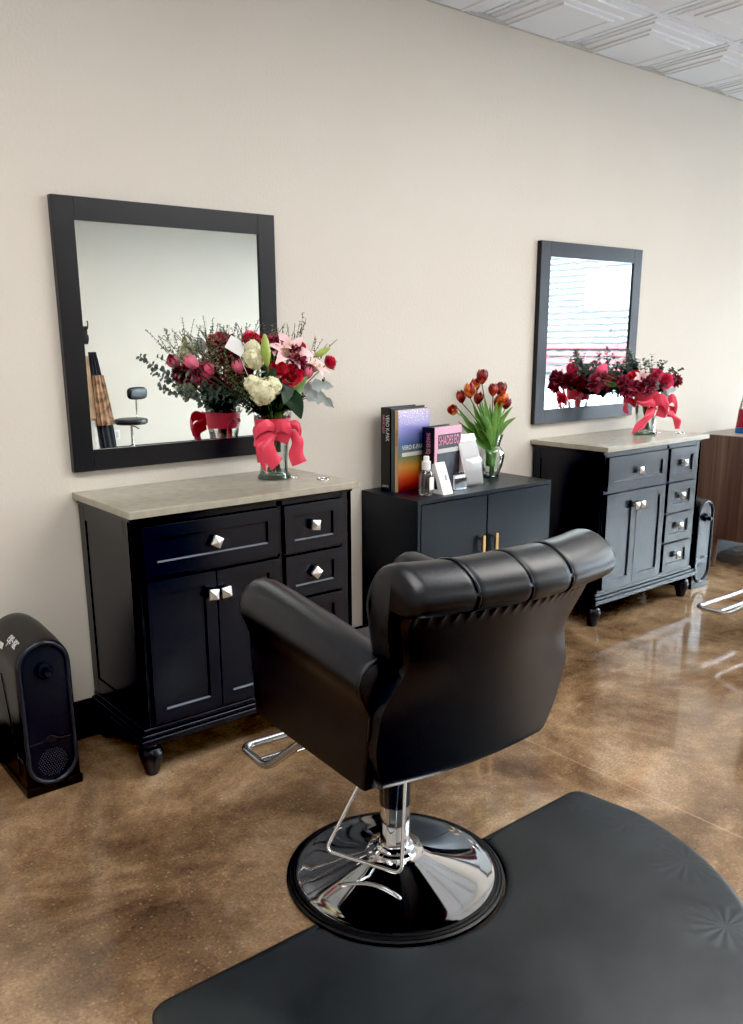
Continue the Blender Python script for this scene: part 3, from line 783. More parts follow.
text('spine_title', 'K-PAK COLOR', .016, basis((-.001, .0105, .28), (0, 0, -1), (0, -1, 0)), mat('brown_print', (120, 84, 60), .5), bC, sx=.7)
text('cover_title', 'VERO K-PAK', .030, basis((.025, -.001, .197), (1, 0, 0), (0, 0, 1)), M['text'], bC, sx=.85)
obj('cover_band', box(B(), .025, .2, -.0012, .0, .158, .176), mat('band_print', (206, 202, 196), .5), bC, smooth=False)
bD = make_book('shade_chart_book', 'shorter pink and black hair colour book standing in front of the rainbow book', 1.572, -.247, .16, .072, .205, .287, M['bookblack'], M['pink'], None)
text('spine_title', 'SHADES EQ', .030, basis((-.001, .036, .262), (0, 0, -1), (0, -1, 0)), M['pinktext'], bD, sx=.62)
obj('cover_photo', box(B(), .018, .190, -.001, .001, .006, .168), M['bookgrey'], bD, smooth=False)
obj('title_panel', box(B(), .026, .196, -.0014, .001, .188, .252), M['bookblack'], bD, smooth=False)
text('cover_title', 'SHADES EQ', .058, basis((.028, -.003, .222), (1, 0, 0), (0, 0, 1)), M['pinktext'], bD, sx=.52)
obj('cover_band', box(B(), .026, .19, -.0016, .001, .168, .188), mat('band_print_two', (190, 188, 190), .5), bD, smooth=False)

t = thing('pump_bottle', 'clear squeeze bottle with white cap at the front left of the low cabinet', 'bottle', (1.468, -.305, MZ))
obj('bottle_body', lathe(B(), [(.0, .002), (.028, .002), (.033, .010), (.035, .05), (.033, .088), (.024, .112), (.016, .120)], 28), M['glassb'], t)
obj('label_strip', box(B(), -.012, .012, -.0362, -.0345, .03, .085), M['paper'], t, smooth=False)
cp = obj('cap', lathe(B(), [(.019, .116), (.020, .12), (.020, .150), (.0185, .153), (.013, .155), (.013, .172), (.011, .175), (0, .175)], 28), M['whitep'], t)

t = thing('sample_holder', 'small white wedge-shaped holder beside the clear squeeze bottle', 'holder', (1.560, -.305, MZ), .05)
bm = prism(B(), [(-.045, 0), (.045, 0), (.03, .13), (.012, .138)], 'x', -.030, .034, .002); obj('body', bm, M['whitep'], t)
obj('slot', prism(B(), [(-.008, .02), (.012, .02), (.012, .09)], 'x', -.0308, -.0298), M['rubber'], t, smooth=False)
bm = box(B(), .0, .014, -.0008, .0008, -.012, .012); xform(bm, Matrix.Translation((.006, -.0165, .07)) @ Matrix.Rotation(-.39, 4, 'X')); obj('print', bm, mat('grey_print', (150, 154, 162), .5), t, smooth=False)

t = thing('card_stand', 'small clear stand holding cards in front of the pink book', 'holder', (1.70, -.278, MZ), .1)
bm = B(); box(bm, -.045, .045, -.012, -.009, 0, .052, .001); box(bm, -.045, .045, .006, .009, 0, .075, .001); box(bm, -.045, .045, -.025, .012, 0, .003); obj('stand', bm, M['glassb'], t)
obj('cards', box(B(), -.038, .032, -.008, .004, .004, .064), M['paper'], t, smooth=False)

t = thing('brochure_sign', 'white curved sign sheet in an acrylic holder, just left of the tulips', 'sign', (1.812, -.255, MZ), 0)
def sheet(u, v):
    return Vector((-.062+u*.112+.028*(1-v)*.9-.020*math.sin(PI*v)*(1-u)*.5, .05*v-.012*math.sin(PI*v), .004+v*.235))
bm = grid(B(), sheet, 6, 14); s_ = obj('sheet', bm, M['paper'], t); s_.modifiers.new('s', 'SOLIDIFY').thickness = .0015
bm = grid(B(), lambda u, v: sheet(u, v)+Vector((.004, -.003, 0)), 6, 14); obj('acrylic_face', bm, M['glassb'], t)
bm = box(B(), -.04, .085, -.03, .07, 0, .0035, .001); obj('acrylic_foot', bm, M['glassb'], t)

# ------------------------------------------------------------------ flowers
def frame_from(d):
    d = Vector(d).normalized(); a = Vector((0, 0, 1)) if abs(d.z) < .95 else Vector((1, 0, 0))
    x = a.cross(d).normalized(); y = d.cross(x); mm = Matrix((x, y, d)).transposed().to_4x4(); return mm
def petal(bm, az, rfun, zfun, wid, cup=.5, nu=5, nv=4, pw=.75, jag=0, blunt=0):
    """petal: rfun/zfun give radius and height along it, wid its half width"""
    def f(u, v):
        w_ = wid*(math.sin(PI*min(.985, max(.04, u))**pw) if u < .999 else .12); s = (v*2-1)
        if blunt: w_ = wid*(.3+.7*math.sin(u*PI*.6)); u = u*(1-blunt*s*s*u)
        x = s*w_; r_ = rfun(u)-cup*x*x/max(wid, 1e-4); z = zfun(u)+(random.uniform(-jag, jag) if jag and u > .7 else 0)
        return Vector((r_*math.cos(az)-x*math.sin(az), r_*math.sin(az)+x*math.cos(az), z))
    return grid(bm, f, nu, nv)
def rose_bm(R_):
    bm = B(); a = random.random()*6
    for k, (n_, r_, h_, op) in enumerate(((3, .12, 1.02, .02), (3, .26, 1.06, .05), (4, .42, 1.02, .12), (5, .58, .92, .26), (5, .72, .78, .44), (6, .82, .60, .62))):
        for i in range(n_):
            a0 = a+2*PI*i/n_+random.uniform(-.15, .15); rr = r_*R_; hh = h_*random.uniform(.94, 1.05)
            petal(bm, a0, lambda u, rr=rr, op=op: rr*(.3+.7*math.sin(min(1, u*1.5)*PI/2))+op*R_*max(0, u-.5)**1.2*1.1, lambda u, hh=hh, op=op: R_*1.35*hh*(u-op*1.5*max(0, u-.7)**1.5)-.1*R_, rr*.72+.12*R_, cup=.42, nu=8, nv=6, blunt=.25)
        a += 1.1
    return bm
def tulip_bm(R_, open_=.0):
    bm = B()
    for k in range(6):
        s = 1 if k % 2 else .9
        petal(bm, k*PI/3, lambda u: R_*s*(math.sin(PI*(.06+(.78-open_)*u))), lambda u: R_*2.35*u, R_*.72, cup=.5, nu=8, nv=5, pw=.75)
    return bm
def lily_bm(R_):
    bm = B(); a = random.random()
    for k in range(6):
        wd = R_*(.34 if k % 2 else .24)
        petal(bm, a+k*PI/3, lambda u: R_*(.06+.98*u**1.15), lambda u: R_*(.75*math.sin(u*2.1)), wd, cup=.6, nu=9, nv=4, pw=.8)
    return bm
def hyd_bm(lobes):
    bm = B()
    for c_, R_, n_ in lobes:
        c_ = Vector(c_); bmesh.ops.create_icosphere(bm, subdivisions=2, radius=R_*.82, matrix=Matrix.Translation(c_)); g = PI*(3-math.sqrt(5))
        for i in range(n_):
            z = 1-2*(i+.5)/n_; rr = math.sqrt(1-z*z); d = Vector((rr*math.cos(g*i), rr*math.sin(g*i), z))
            fm = Matrix.Translation(c_+d*R_*random.uniform(.86, 1.08)) @ frame_from(d+Vector([random.uniform(-.3, .3) for _ in range(3)])) @ Matrix.Rotation(random.random()*3, 4, 'Z')
            s = random.uniform(.0105, .0135)
            for q in range(4):
                a = q*PI/2; ps = []
                for (rd, wd, hz) in ((0, 0, 0), (.5, .42, .10), (.95, .36, .06)):
                    for sg in ((0,) if wd == 0 else (-1, 1)):
                        ps.append(fm @ Vector((s*(rd*math.cos(a)-sg*wd*math.sin(a)), s*(rd*math.sin(a)+sg*wd*math.cos(a)), s*hz)))
                V = [bm.verts.new(p) for p in ps]
                bm.faces.new((V[0], V[1], V[2])); bm.faces.new((V[1], V[3], V[4], V[2]))
    return bm
def ruffle_bm(R_, n_=42, flat=.8):
    bm = B()
    for i in range(n_):
        z = random.uniform(-.35, 1); a = random.random()*2*PI; rr = math.sqrt(max(0, 1-z*z)); d = Vector((rr*math.cos(a), rr*math.sin(a), z))
        fm = Matrix.Translation(d*R_*.35) @ frame_from(d) @ Matrix.Rotation(random.random()*6, 4, 'Z')
        b_ = B(); petal(b_, 0, lambda u: R_*.35*u, lambda u: R_*.72*u, R_*.34, cup=-.4, nu=4, nv=4, pw=.5, jag=R_*.07)
        me = bpy.data.meshes.new('t'); xform(b_, fm); b_.to_mesh(me); b_.free(); bm.from_mesh(me); bpy.data.meshes.remove(me)
    return bm
def bud_bm(L, R_):
    bm = lathe(B(), [(0, 0), (R_*.5, L*.08), (R_*.95, L*.35), (R_, L*.5), (R_*.75, L*.8), (R_*.3, L*.97), (0, L)], 18, cap=False)
    for v in bm.verts:
        a = math.atan2(v.co.y, v.co.x); f = 1-.12*abs(math.sin(a*1.5)); v.co.x *= f; v.co.y *= f
    return bm
def leaf_quad(bm, p, d, up, L, Wd, nu=4, shape=.8, fold=.15, droop=.2):
    d = Vector(d).normalized(); s = d.cross(Vector(up)).normalized(); n_ = s.cross(d)
    def f(u, v):
        w_ = Wd*max(.03, math.sin(PI*min(.99, max(.02, u))**shape)); x = (v*2-1)
        return Vector(p)+d*L*u+s*w_*x+n_*(fold*w_*abs(x)*1.2-droop*L*u*u)
    grid(bm, f, nu, 2)
def stem_path(base, mid, head, n_=7): return smoothpts([base, base.lerp(mid, .5), mid, mid.lerp(head, .55)+Vector((0, 0, .008)), head], 4)
BACK = {'red_rose': .022, 'pink_rose': .027, 'cream_alstroemeria': .012, 'pink_lily': .02, 'pink_tulip': .028}
class Bouquet:
    def __init__(s, c, zb, zt, rb, rt): s.c = Vector((c[0], c[1], 0)); s.zb, s.zt, s.rb, s.rt = zb, zt, rb, rt
    def path(s, head):
        head = Vector(head); o = head-Vector((s.c.x, s.c.y, head.z)); k = min(1, o.length/.16)
        dr = o.normalized() if o.length > 1e-4 else Vector((1, 0, 0))
        a = random.uniform(-.5, .5); dr2 = Matrix.Rotation(PI+a, 3, 'Z') @ dr
        base = Vector((s.c.x, s.c.y, s.zb))+dr2*s.rb*random.uniform(.3, .8); mid = Vector((s.c.x, s.c.y, s.zt))+dr*s.rt*(.25+.6*k)*random.uniform(.7, 1)
        return base, stem_path(base, mid, head)
    def add(s, name, label, cat, head, d, bm, mt, part, stem_m='stem', group=None, extra=None, r_=.0025):
        head = Vector(head)-Vector(d).normalized()*BACK.get(name, 0)
        base, pth = s.path(head); t = thing(name, label, cat, base, 0, group)
        xform(bm, Matrix.Translation(Vector(head)-base) @ frame_from(d)); o = obj(part, bm, mt, t, auto=180)
        obj('stem', tube(B(), [p-base for p in pth], r_, 6), M[stem_m], t)
        if extra: extra(t, base, Vector(head), pth)
        return t
def sepals(t, base, head, pth):
    for i in range(2):
        bm = B(); p = pth[-5-3*i]-base; a = random.random()*6
        leaf_quad(bm, p, Vector((math.cos(a), math.sin(a), .5)), (0, 0, 1), .05, .014)
        obj('leaf', bm, M['leafd'], t, auto=180)
def stamens(R_, d):
    def f(t, base, head, pth):
        bm = B(); fm = Matrix.Translation(head-base) @ frame_from(d)
        for i in range(6):
            a = i*PI/3+.4; tube(bm, [fm @ Vector((0, 0, 0)), fm @ Vector((R_*.3*math.cos(a), R_*.3*math.sin(a), R_*.75))], .0011, 5)
            tube(bm, [fm @ Vector((R_*.27*math.cos(a), R_*.27*math.sin(a), R_*.75)), fm @ Vector((R_*.35*math.cos(a), R_*.35*math.sin(a), R_*.77))], .0026, 5)
        obj('stamen', bm, mat('stamen_green', (186, 190, 110), .5), t)
    return f
def sprig(B_, name, label, head, mtl, lmat, L, Wd, n_, side=1, group=None, start=.45, shape=.8, cat='foliage', twigs=0):
    """leafy stem whose tip is at head"""
    base, pth = B_.path(head); t = thing(name, label, cat, base, 0, group)
    bm = B(); tube(bm, [p-base for p in pth], [.0022*(1-.65*i/len(pth)) for i in range(len(pth))], 5)
    lb = B(); k = len(pth)
    def leaves(P, n_, st, sc=1):
        kk = len(P)
        for i in range(n_):
            f = st+(1-st)*i/max(1, n_-1); q = f*(kk-1); a = min(kk-2, int(q)); p = P[a].lerp(P[a+1], q-a); tg = (P[a+1]-P[a]).normalized()
            for s in (-1, 1):
                ax = tg.cross(Vector((random.uniform(-1, 1), random.uniform(-1, 1), random.uniform(-1, 1)))).normalized()
                d = (ax*1.0+tg*.55)*1; g = random.uniform(.7, 1.15)*sc*(1.1-.45*f)
                leaf_quad(lb, p-base, d, tg, L*g, Wd*g, 3, shape)
    leaves(pth, n_, start)
    for j in range(twigs):
        q = int(k*(.55+.4*j/max(1, twigs))); p = pth[min(q, k-2)]; tg = (pth[-1]-pth[-6]).normalized()
        e = p+(tg+Vector((random.uniform(-.8, .8), random.uniform(-.5, .5), random.uniform(-.1, .7)))).normalized()*random.uniform(.05, .11)
        P2 = smoothpts([p, p.lerp(e, .5)+Vector((0, 0, .006)), e], 4); tube(bm, [x-base for x in P2], .0009, 4); leaves(P2, max(4, n_//2), .1, .9)
    obj('stem', bm, M[mtl], t); obj('leaves', lb, M[lmat], t, auto=180)
    return t
def to_cam(p, k=1, up=.5):
    d = CAM-Vector(p); d.z = 0; d.normalize(); return (d*k+Vector((0, 0, up))).normalized()
def ribbon_strip(bm, pts, wv, n_=5, crimp=0):
    P = smoothpts(pts, n_); k = len(P)
    if isinstance(wv, tuple) and isinstance(wv[0], (int, float)): wv = [wv]*k
    else: wv = [Vector(wv[0]).lerp(Vector(wv[1]), i/(k-1)) for i in range(k)]
    pr_ = None
    for i, p in enumerate(P):
        w_ = Vector(wv[i]); row = [bm.verts.new(p+w_*s+Vector((0, -.008*(1-s*s)-crimp*math.sin(i*.55+s*2.2)*.004, 0))) for s in (-1, -.5, 0, .5, 1)]
        if pr_:
            for a in range(4): bm.faces.new((pr_[a], pr_[a+1], row[a+1], row[a]))
        pr_ = row
def make_vase(loc, label, hgt, sc, bowpts):
    t = thing('flower_vase', label, 'vase', loc, 0, 'ribboned glass vases')
    pr_ = [(.062, .012), (.056, .03), (.054, .06), (.057, .11), (.064, .16), (.070, .22), (.075, hgt)]
    pr_ = [(a*sc, b_) for a, b_ in pr_]
    def sq(bm):   # softly squared section
        for v in bm.verts:
            a = math.atan2(v.co.y, v.co.x); f = 1+.05*math.cos(4*a); v.co.x *= f; v.co.y *= f
        return bm
    obj('glass_body', sq(lathe(B(), pr_, 40, cap=False)), M['glass'], t)
    obj('glass_foot', sq(lathe(B(), [(0, 0), (.060*sc, 0), (.066*sc, .006), (.064*sc, .016), (.052*sc, .022), (0, .022)], 40)), M['glassbase'], t)
    obj('water', sq(lathe(B(), [(0, .023), (.048*sc, .023), (.047*sc, .06), (.051*sc, .11), (.058*sc, .155), (0, .156)], 32)), M['water'], t)
    band = obj('ribbon_band', sq(lathe(B(), [(.0655*sc, .172), (.0685*sc, .178), (.0735*sc, .232), (.0745*sc, .238)], 40, cap=False)), M['ribbon'], t)
    for i, (pts, wv) in enumerate(bowpts):
        bm = B(); ribbon_strip(bm, [Vector(p) for p in pts], wv, 6, 1)
        obj('bow_loop' if Vector(pts[0])[2]-Vector(pts[-1])[2] < .05 else 'ribbon_tail', bm, M['ribbon'], t, auto=180)
    return t

# ---- bouquet on the near vanity
V1 = (.735, -.215); BQ = Bouquet(V1, H+.026, 1.20, .035, .05)
a0 = Vector((CAM.x-V1[0], CAM.y-V1[1], 0)).normalized(); b0 = Vector((-a0.y, a0.x, 0))   # towards viewer / to the viewer's right
def bow(cz, sc, kind):
    o = a0*.078*sc; r_ = b0
    def P(rt, out, z): return a0*(.07*sc+out)+r_*rt+Vector((0, 0, z))
    up = (0, 0, .022); L = []
    rr_ = tuple(r_*.026); V_ = lambda h, x=0: tuple(Vector((0, 0, h))+r_*x)
    if kind == 1:
        L.append(([P(.012, .005, cz), P(-.02, .045, cz+.026), P(-.062, .050, cz+.004), P(-.075, .035, cz-.030), P(-.045, .030, cz-.022), P(.005, .012, cz-.006)], (V_(.018), V_(.030))))
        L.append(([P(.0, .01, cz), P(.03, .05, cz+.022), P(.062, .045, cz+.006), P(.05, .030, cz-.022), P(.01, .012, cz-.008)], (V_(.018), V_(.028))))
        L.append(([P(-.008, .022, cz-.012), P(-.022, .042, cz-.05), P(-.014, .044, cz-.09), P(.012, .038, cz-.125)], (rr_, tuple(r_*.024+Vector((0, 0, .020))))))
        L.append(([P(-.02, .02, cz-.02), P(-.048, .034, cz-.055), P(-.046, .034, cz-.10), P(-.034, .030, cz-.155)], (tuple(r_*.022), tuple(r_*.010-Vector((0, 0, .012))))))
        L.append(([P(.060, -.012, cz+.016), P(.092, -.004, cz+.018), P(.104, -.010, cz-.012), P(.082, -.012, cz-.030)], (V_(.016), V_(.026))))
        L.append(([P(.074, -.012, cz), P(.092, -.004, cz-.04), P(.085, -.004, cz-.085), P(.098, -.006, cz-.13)], (tuple(r_*.02), tuple(r_*.030+Vector((0, 0, .010))))))
        Q = lambda rt, out, z: Vector((.035-rt, .066*sc+out*.4, z))
        L.append(([Q(.0, .0, cz), Q(.02, .03, cz+.02), Q(.05, .03, cz-.005), Q(.05, .02, cz-.06), Q(.04, .01, cz-.14)], (tuple(r_*.024), tuple(r_*.022))))
    else:
        L.append(([P(.02, .0, cz), P(-.02, .045, cz+.018), P(-.070, .045, cz+.012), P(-.105, .030, cz+.026)], (V_(.030), V_(.005))))
        L.append(([P(-.02, .01, cz+.004), P(.015, .055, cz+.036), P(.055, .055, cz+.010), P(.06, .035, cz-.032), P(.015, .02, cz-.02)], (V_(.030), V_(.034))))
        L.append(([P(-.005, .022, cz-.01), P(-.035, .045, cz-.05), P(-.066, .042, cz-.085), P(-.088, .035, cz-.135)], (tuple(r_*.026), tuple(r_*.040+Vector((0, 0, .014))))))
        L.append(([P(.072, .0, cz-.01), P(.095, .028, cz+.040), P(.125, .022, cz+.004), P(.128, .0, cz-.036), P(.09, .0, cz-.03)], (V_(.022), V_(.032))))
        L.append(([P(.09, .01, cz-.03), P(.118, .024, cz-.06), P(.145, .018, cz-.09), P(.150, .012, cz-.130)], (tuple(r_*.024), tuple(r_*.018))))
        Q = lambda rt, out, z: Vector((-.02-rt, .062*sc+out*.5, z))
        L.append(([Q(.0, .0, cz), Q(.05, .03, cz+.03), Q(.09, .03, cz), Q(.05, .02, cz-.03)], (V_(.02), V_(.03))))
    return L
make_vase((V1[0], V1[1], H), 'clear glass vase tied with a coral ribbon bow on the nearest vanity', .255, 1.0, bow(.195, 1.0, 1))
def F1(name, label, cat, u, v, y, bm, mtl, part, up=.5, group=None, d=None, **k):
    p = at(u, v, y) if not k.pop('m', 0) else atm(u, v, y)
    dd = d or to_cam(p, .9, up)+(p-Vector((V1[0], V1[1], p.z)))*2.2
    return BQ.add(name, label, cat, p-Vector(dd).normalized()*k.pop('back', .0), dd, bm, mtl, part, group=group, **k)
G = 'flowers in the near bouquet'
F1('red_rose', 'red rose highest at the back left of the near bouquet, above the hydrangeas', 'flower', 251, 340, -.17, rose_bm(.036), M['red'], 'bloom', .9, G, extra=sepals)
F1('red_rose', 'large open red rose facing front in the near bouquet, right of the hydrangeas', 'flower', 292, 375, -.33, rose_bm(.040), M['red'], 'bloom', .35, G, extra=sepals)
F1('red_rose', 'red rose between the hydrangeas and the largest front rose of the near bouquet', 'flower', 279, 368, -.31, rose_bm(.032), M['red'], 'bloom', .7, G)
F1('red_rose', 'red rose sticking out farthest right of the near bouquet', 'flower', 331, 362, -.22, rose_bm(.033), M['red'], 'bloom', .5, G, d=(.75, -.5, .45), extra=sepals)
F1('red_rose', 'small dark red rose at the top right of the near bouquet, above the lilies', 'flower', 300, 345, -.22, rose_bm(.026), M['red'], 'bloom', .7, G)
F1('cream_hydrangea', 'lower and larger cream hydrangea head at the front of the near bouquet', 'flower', 263, 391, -.325, hyd_bm([((0, 0, 0), .047, 130), ((-.036, .026, .0), .030, 60), ((.034, .018, -.004), .032, 64)]), M['cream'], 'flower_head', .3, G)
F1('cream_hydrangea', 'upper cream hydrangea head in the near bouquet, beside the upright green bud', 'flower', 254, 358, -.285, hyd_bm([((0, 0, 0), .038, 110), ((-.004, .034, .0), .028, 56)]), M['cream'], 'flower_head', .3, G)
dv = Vector((0, 0, 1))
F1('lily_bud', 'upright green lily bud in the middle of the near bouquet', 'flower', 267.5, 367, -.335, bud_bm(.118, .019), M['bud'], 'bud', d=(-.08, -.02, 1), group=G)
F1('lily_bud', 'green lily bud leaning right at the upper right of the near bouquet', 'flower', 314, 357, -.25, bud_bm(.075, .014), M['bud'], 'bud', d=(.75, -.35, .45), group=G)
F1('pink_lily', 'half open pale pink lily behind the big open lily of the near bouquet', 'flower', 277, 352, -.22, lily_bm(.07), M['lily'], 'bloom', group=G, d=(-.45, -.3, .9))
F1('pink_lily', 'pale pink lily peeking out above the right lily of the near bouquet', 'flower', 302, 356, -.22, lily_bm(.07), M['lily'], 'bloom', group=G, d=(.3, -.2, .95))
F1('pink_tulip', 'pink tulip low on the right of the near bouquet, under the right lily', 'flower', 307, 373, -.31, tulip_bm(.024), M['tulpink'], 'bloom', group=G, d=(.25, -.3, .9))
F1('pink_lily', 'wide open pale pink lily at the centre top of the near bouquet', 'flower', 288, 357, -.27, lily_bm(.088), M['lily'], 'bloom', group=G, d=(-.25, -.75, .7), extra=stamens(.085, (-.25, -.75, .7)))
F1('pink_lily', 'pale pink lily on the right of the near bouquet, left of the outermost rose', 'flower', 309, 370, -.28, lily_bm(.080), M['lily'], 'bloom', group=G, d=(.35, -.55, .75), extra=stamens(.08, (.35, -.55, .75)))
F1('pink_tulip', 'pink tulip in the near bouquet, left of the upper hydrangea', 'flower', 238, 367, -.15, tulip_bm(.026), M['tulpink'], 'bloom', group=G, d=(-.35, -.2, .9))
GB = 'burgundy blooms in the near bouquet'
for lab, u, v, y in (('burgundy bloom at the top of the near bouquet, beside its highest red rose', 267, 341, -.17), ('burgundy bloom beside the top right lily of the near bouquet', 297, 354, -.29), ('burgundy bloom hanging at the far left of the near bouquet', 243, 372, -.14), ('burgundy bloom above the largest front rose of the near bouquet', 297, 362, -.33), ('burgundy bloom between the green bud and the lilies of the near bouquet', 274, 343, -.24)):
    F1('burgundy_stock', lab, 'flower', u, v, y, ruffle_bm(.036), M['burg'], 'bloom', .6, GB)
# rear flowers the mirror shows
GM = 'rear flowers of the near bouquet'
for (nm, lab, u, v, y, f, mtl, d) in (
    ('pink_tulip', 'pink tulip at the back of the near bouquet, seen in the mirror on the left', 173, 362, -.10, lambda: tulip_bm(.026), 'tulpink', (-.5, .5, .6)),
    ('red_rose', 'red rose at the back of the near bouquet, seen in the mirror beside the tulip', 190, 371, -.09, lambda: rose_bm(.036), 'hot', (-.3, .8, .4)),
    ('red_rose', 'red rose at the top back of the near bouquet, seen in the mirror', 221, 336, -.13, lambda: rose_bm(.03), 'hot', (0, .5, .8)),
    ('burgundy_stock', 'burgundy bloom at the back of the near bouquet, mirrored beside the tulip', 181, 374, -.10, lambda: ruffle_bm(.038), 'burg', (-.4, .7, .4)),
    ('burgundy_stock', 'burgundy bloom at the back of the near bouquet, mirrored behind the white card', 224, 358, -.10, lambda: ruffle_bm(.045), 'burg', (0, .8, .4)),
    ('burgundy_stock', 'burgundy bloom low at the back of the near bouquet, mirrored above the ribbon', 212, 376, -.10, lambda: ruffle_bm(.04), 'burg', (0, .8, .2))):
    F1(nm, lab, 'flower', u, v, y, f(), M[mtl], 'bloom', group=GM, d=d, m=1, stem_m='stemd')
GE = 'eucalyptus stems in the near bouquet'
for q, (u, v, y, mm) in enumerate(((140, 357, -.10, 1), (152, 372, -.11, 1), (160, 388, -.12, 1), (236, 385, -.11, 1), (232, 366, -.09, 1), (205, 385, -.08, 1), (222, 392, -.10, 1))):
    sprig(BQ, 'eucalyptus_stem', 'dark eucalyptus stem at the mirror side of the near bouquet', atm(u, v, y), 'stemd', 'leafe', .034, .0165, 17, group=GE, shape=.9)
GF = 'filler twigs in the near bouquet'
for (u, v, y, mm) in ((165, 336, -.11, 1), (182, 331, -.10, 1), (195, 338, -.12, 1), (205, 333, -.10, 1), (212, 345, -.13, 1), (176, 348, -.11, 1), (190, 350, -.10, 1), (160, 345, -.12, 1)):
    sprig(BQ, 'filler_twig', 'fine grey-green filler twig at the mirror side of the near bouquet', atm(u, v, y), 'stemd', 'leaff', .015, .0055, 16, group=GF, twigs=8)
GT = 'filler twigs at the top of the near bouquet'
for (u, v, y) in ((241, 330, -.16), (246, 327, -.18), (276, 324, -.20), (283, 328, -.19), (272, 331, -.2), (300, 322, -.22), (306, 319, -.2), (293, 332, -.21), (322, 340, -.2), (330, 346, -.21), (264, 333, -.18)):
    sprig(BQ, 'filler_twig', 'fine grey-green filler twig rising from the top of the near bouquet', at(u, v, y), 'stemd', 'leaff', .014, .0052, 14, group=GT, twigs=5)
def big_leaf(B_, name, lab, pts, wd, mt_, cat='foliage', group=None, lobes=0):
    base, pth = B_.path(pts[0]); t = thing(name, lab, cat, base, 0, group)
    P = smoothpts(pts, 5); bm = B(); k = len(P)-1
    nrm = (CAM-P[k//2]).normalized()
    rows = []
    for i, p in enumerate(P):
        tg = (P[min(i+1, k)]-P[max(i-1, 0)]).normalized(); s = tg.cross(nrm).normalized(); f = i/k
        w_ = wd*max(.05, math.sin(PI*min(.985, max(.03, f))**.75))*(1+(.35*math.sin(f*lobes*2*PI) if lobes else 0))
        rows.append([bm.verts.new(p-base+s*w_*x+nrm*(-.25*w_*(1-abs(x)))) for x in (-1, -.5, 0, .5, 1)])
    for a, b_ in zip(rows, rows[1:]):
        for j in range(4): bm.faces.new((a[j], a[j+1], b_[j+1], b_[j]))
    obj('blade', bm, M[mt_], t, auto=180); obj('stem', tube(B(), [p-base for p in pth], .002, 5), M['stem'], t)
A = lambda u, v, y: at(u, v, y)
big_leaf(BQ, 'salal_leaf', 'large dark green leaf hanging low at the front right of the near bouquet', [A(285, 392, -.31), A(295, 402, -.33), A(301, 419, -.33)], .034, 'leafd')
big_leaf(BQ, 'salal_leaf', 'dark green leaf under the red roses of the near bouquet', [A(280, 378, -.30), A(287, 390, -.33), A(284, 404, -.34)], .028, 'leafd')
big_leaf(BQ, 'salal_leaf', 'mid green leaf pointing up right below the pink lily of the near bouquet', [A(292, 396, -.32), A(300, 386, -.33), A(307, 376, -.33)], .016, 'leaft')
big_leaf(BQ, 'salal_leaf', 'dark green leaf between the hydrangeas and the roses of the near bouquet', [A(270, 384, -.30), A(271, 376, -.33), A(276, 368, -.34)], .02, 'leafd')
for lab, pts in (('silvery lobed leaf at the right of the near bouquet, the upper one', [A(306, 390, -.26), A(320, 385, -.26), A(334, 387, -.25)]), ('silvery lobed leaf at the right of the near bouquet, the lower one', [A(306, 398, -.26), A(322, 398, -.26), A(334, 408, -.26)]), ('silvery lobed leaf tucked under the pink lily of the near bouquet', [A(300, 388, -.28), A(308, 390, -.29), A(318, 399, -.29)])):
    big_leaf(BQ, 'dusty_miller_leaf', lab, pts, .022, 'silver', lobes=3)
for (u, v, y) in ((325, 380, -.24), (318, 390, -.2)):
    sprig(BQ, 'eucalyptus_stem', 'dark eucalyptus stem at the right side of the near bouquet', at(u, v, y), 'stemd', 'leafe', .028, .013, 11, group='eucalyptus right of the near bouquet')
# greenery packing the heart of the bouquet
for i in range(12):
    a = i*2*PI/12+.3; p = Vector((V1[0]+.085*math.cos(a), V1[1]+.075*math.sin(a), 1.30+.02*math.sin(3*a)))
    sprig(BQ, 'leafy_stem', 'dark leafy stem filling the heart of the near bouquet', p, 'stemd', 'leafd', .058, .024, 8, group='leafy stems in the near bouquet', start=.55)
# gift card
p = at(236, 346, -.16); t = thing('gift_card', 'white card tucked among the flowers at the left of the near bouquet', 'card', p)
bm = box(B(), -.035, .035, -.0006, .0006, -.027, .027); xform(bm, Matrix.Rotation(.6, 4, 'Y') @ Matrix.Rotation(-.4, 4, 'Z')); obj('card', bm, M['paper'], t, smooth=False)
obj('card_pick', tube(B(), [(0, .002, .0), (.03, -.02, -.10), (V1[0]-p.x, V1[1]-p.y, 1.2-p.z)], .0016, 6), M['whitep'], t)

# ---- bouquet on the far vanity
V2 = (3.19, -.258); BQ2 = Bouquet(V2, H+.026, 1.17, .035, .05)
make_vase((V2[0], V2[1], H), 'clear glass vase with a pink ribbon bow on the far right vanity', .235, 1.0, bow(.165, 1.0, 2))
def F2(name, label, u, v, y, bm, mtl, up=.5, group=None, d=None, m=0, extra=None, part='bloom'):
    p = atm(u, v, y) if m else at(u, v, y)
    dd = d or to_cam(p, .9, up)+(p-Vector((V2[0], V2[1], p.z)))*2.2
    return BQ2.add(name, label, 'flower', p, dd, bm, M[mtl], part, group=group, extra=extra)
G2 = 'flowers in the far bouquet'
F2('pink_rose', 'large pink rose facing front at the right of the far bouquet', 665, 381, -.33, rose_bm(.045), 'hot', .3, G2, extra=sepals)
F2('pink_rose', 'pink rose at the top centre of the far bouquet', 656, 374, -.28, rose_bm(.04), 'hot', .7, G2)
F2('pink_rose', 'coral pink rose at the upper left of the far bouquet, near the mirror frame', 634, 376, -.24, rose_bm(.038), 'red', .8, G2)
F2('cream_alstroemeria', 'cream bloom between the pink roses of the far bouquet', 642, 378, -.29, lily_bm(.045), 'lily', .6, G2)
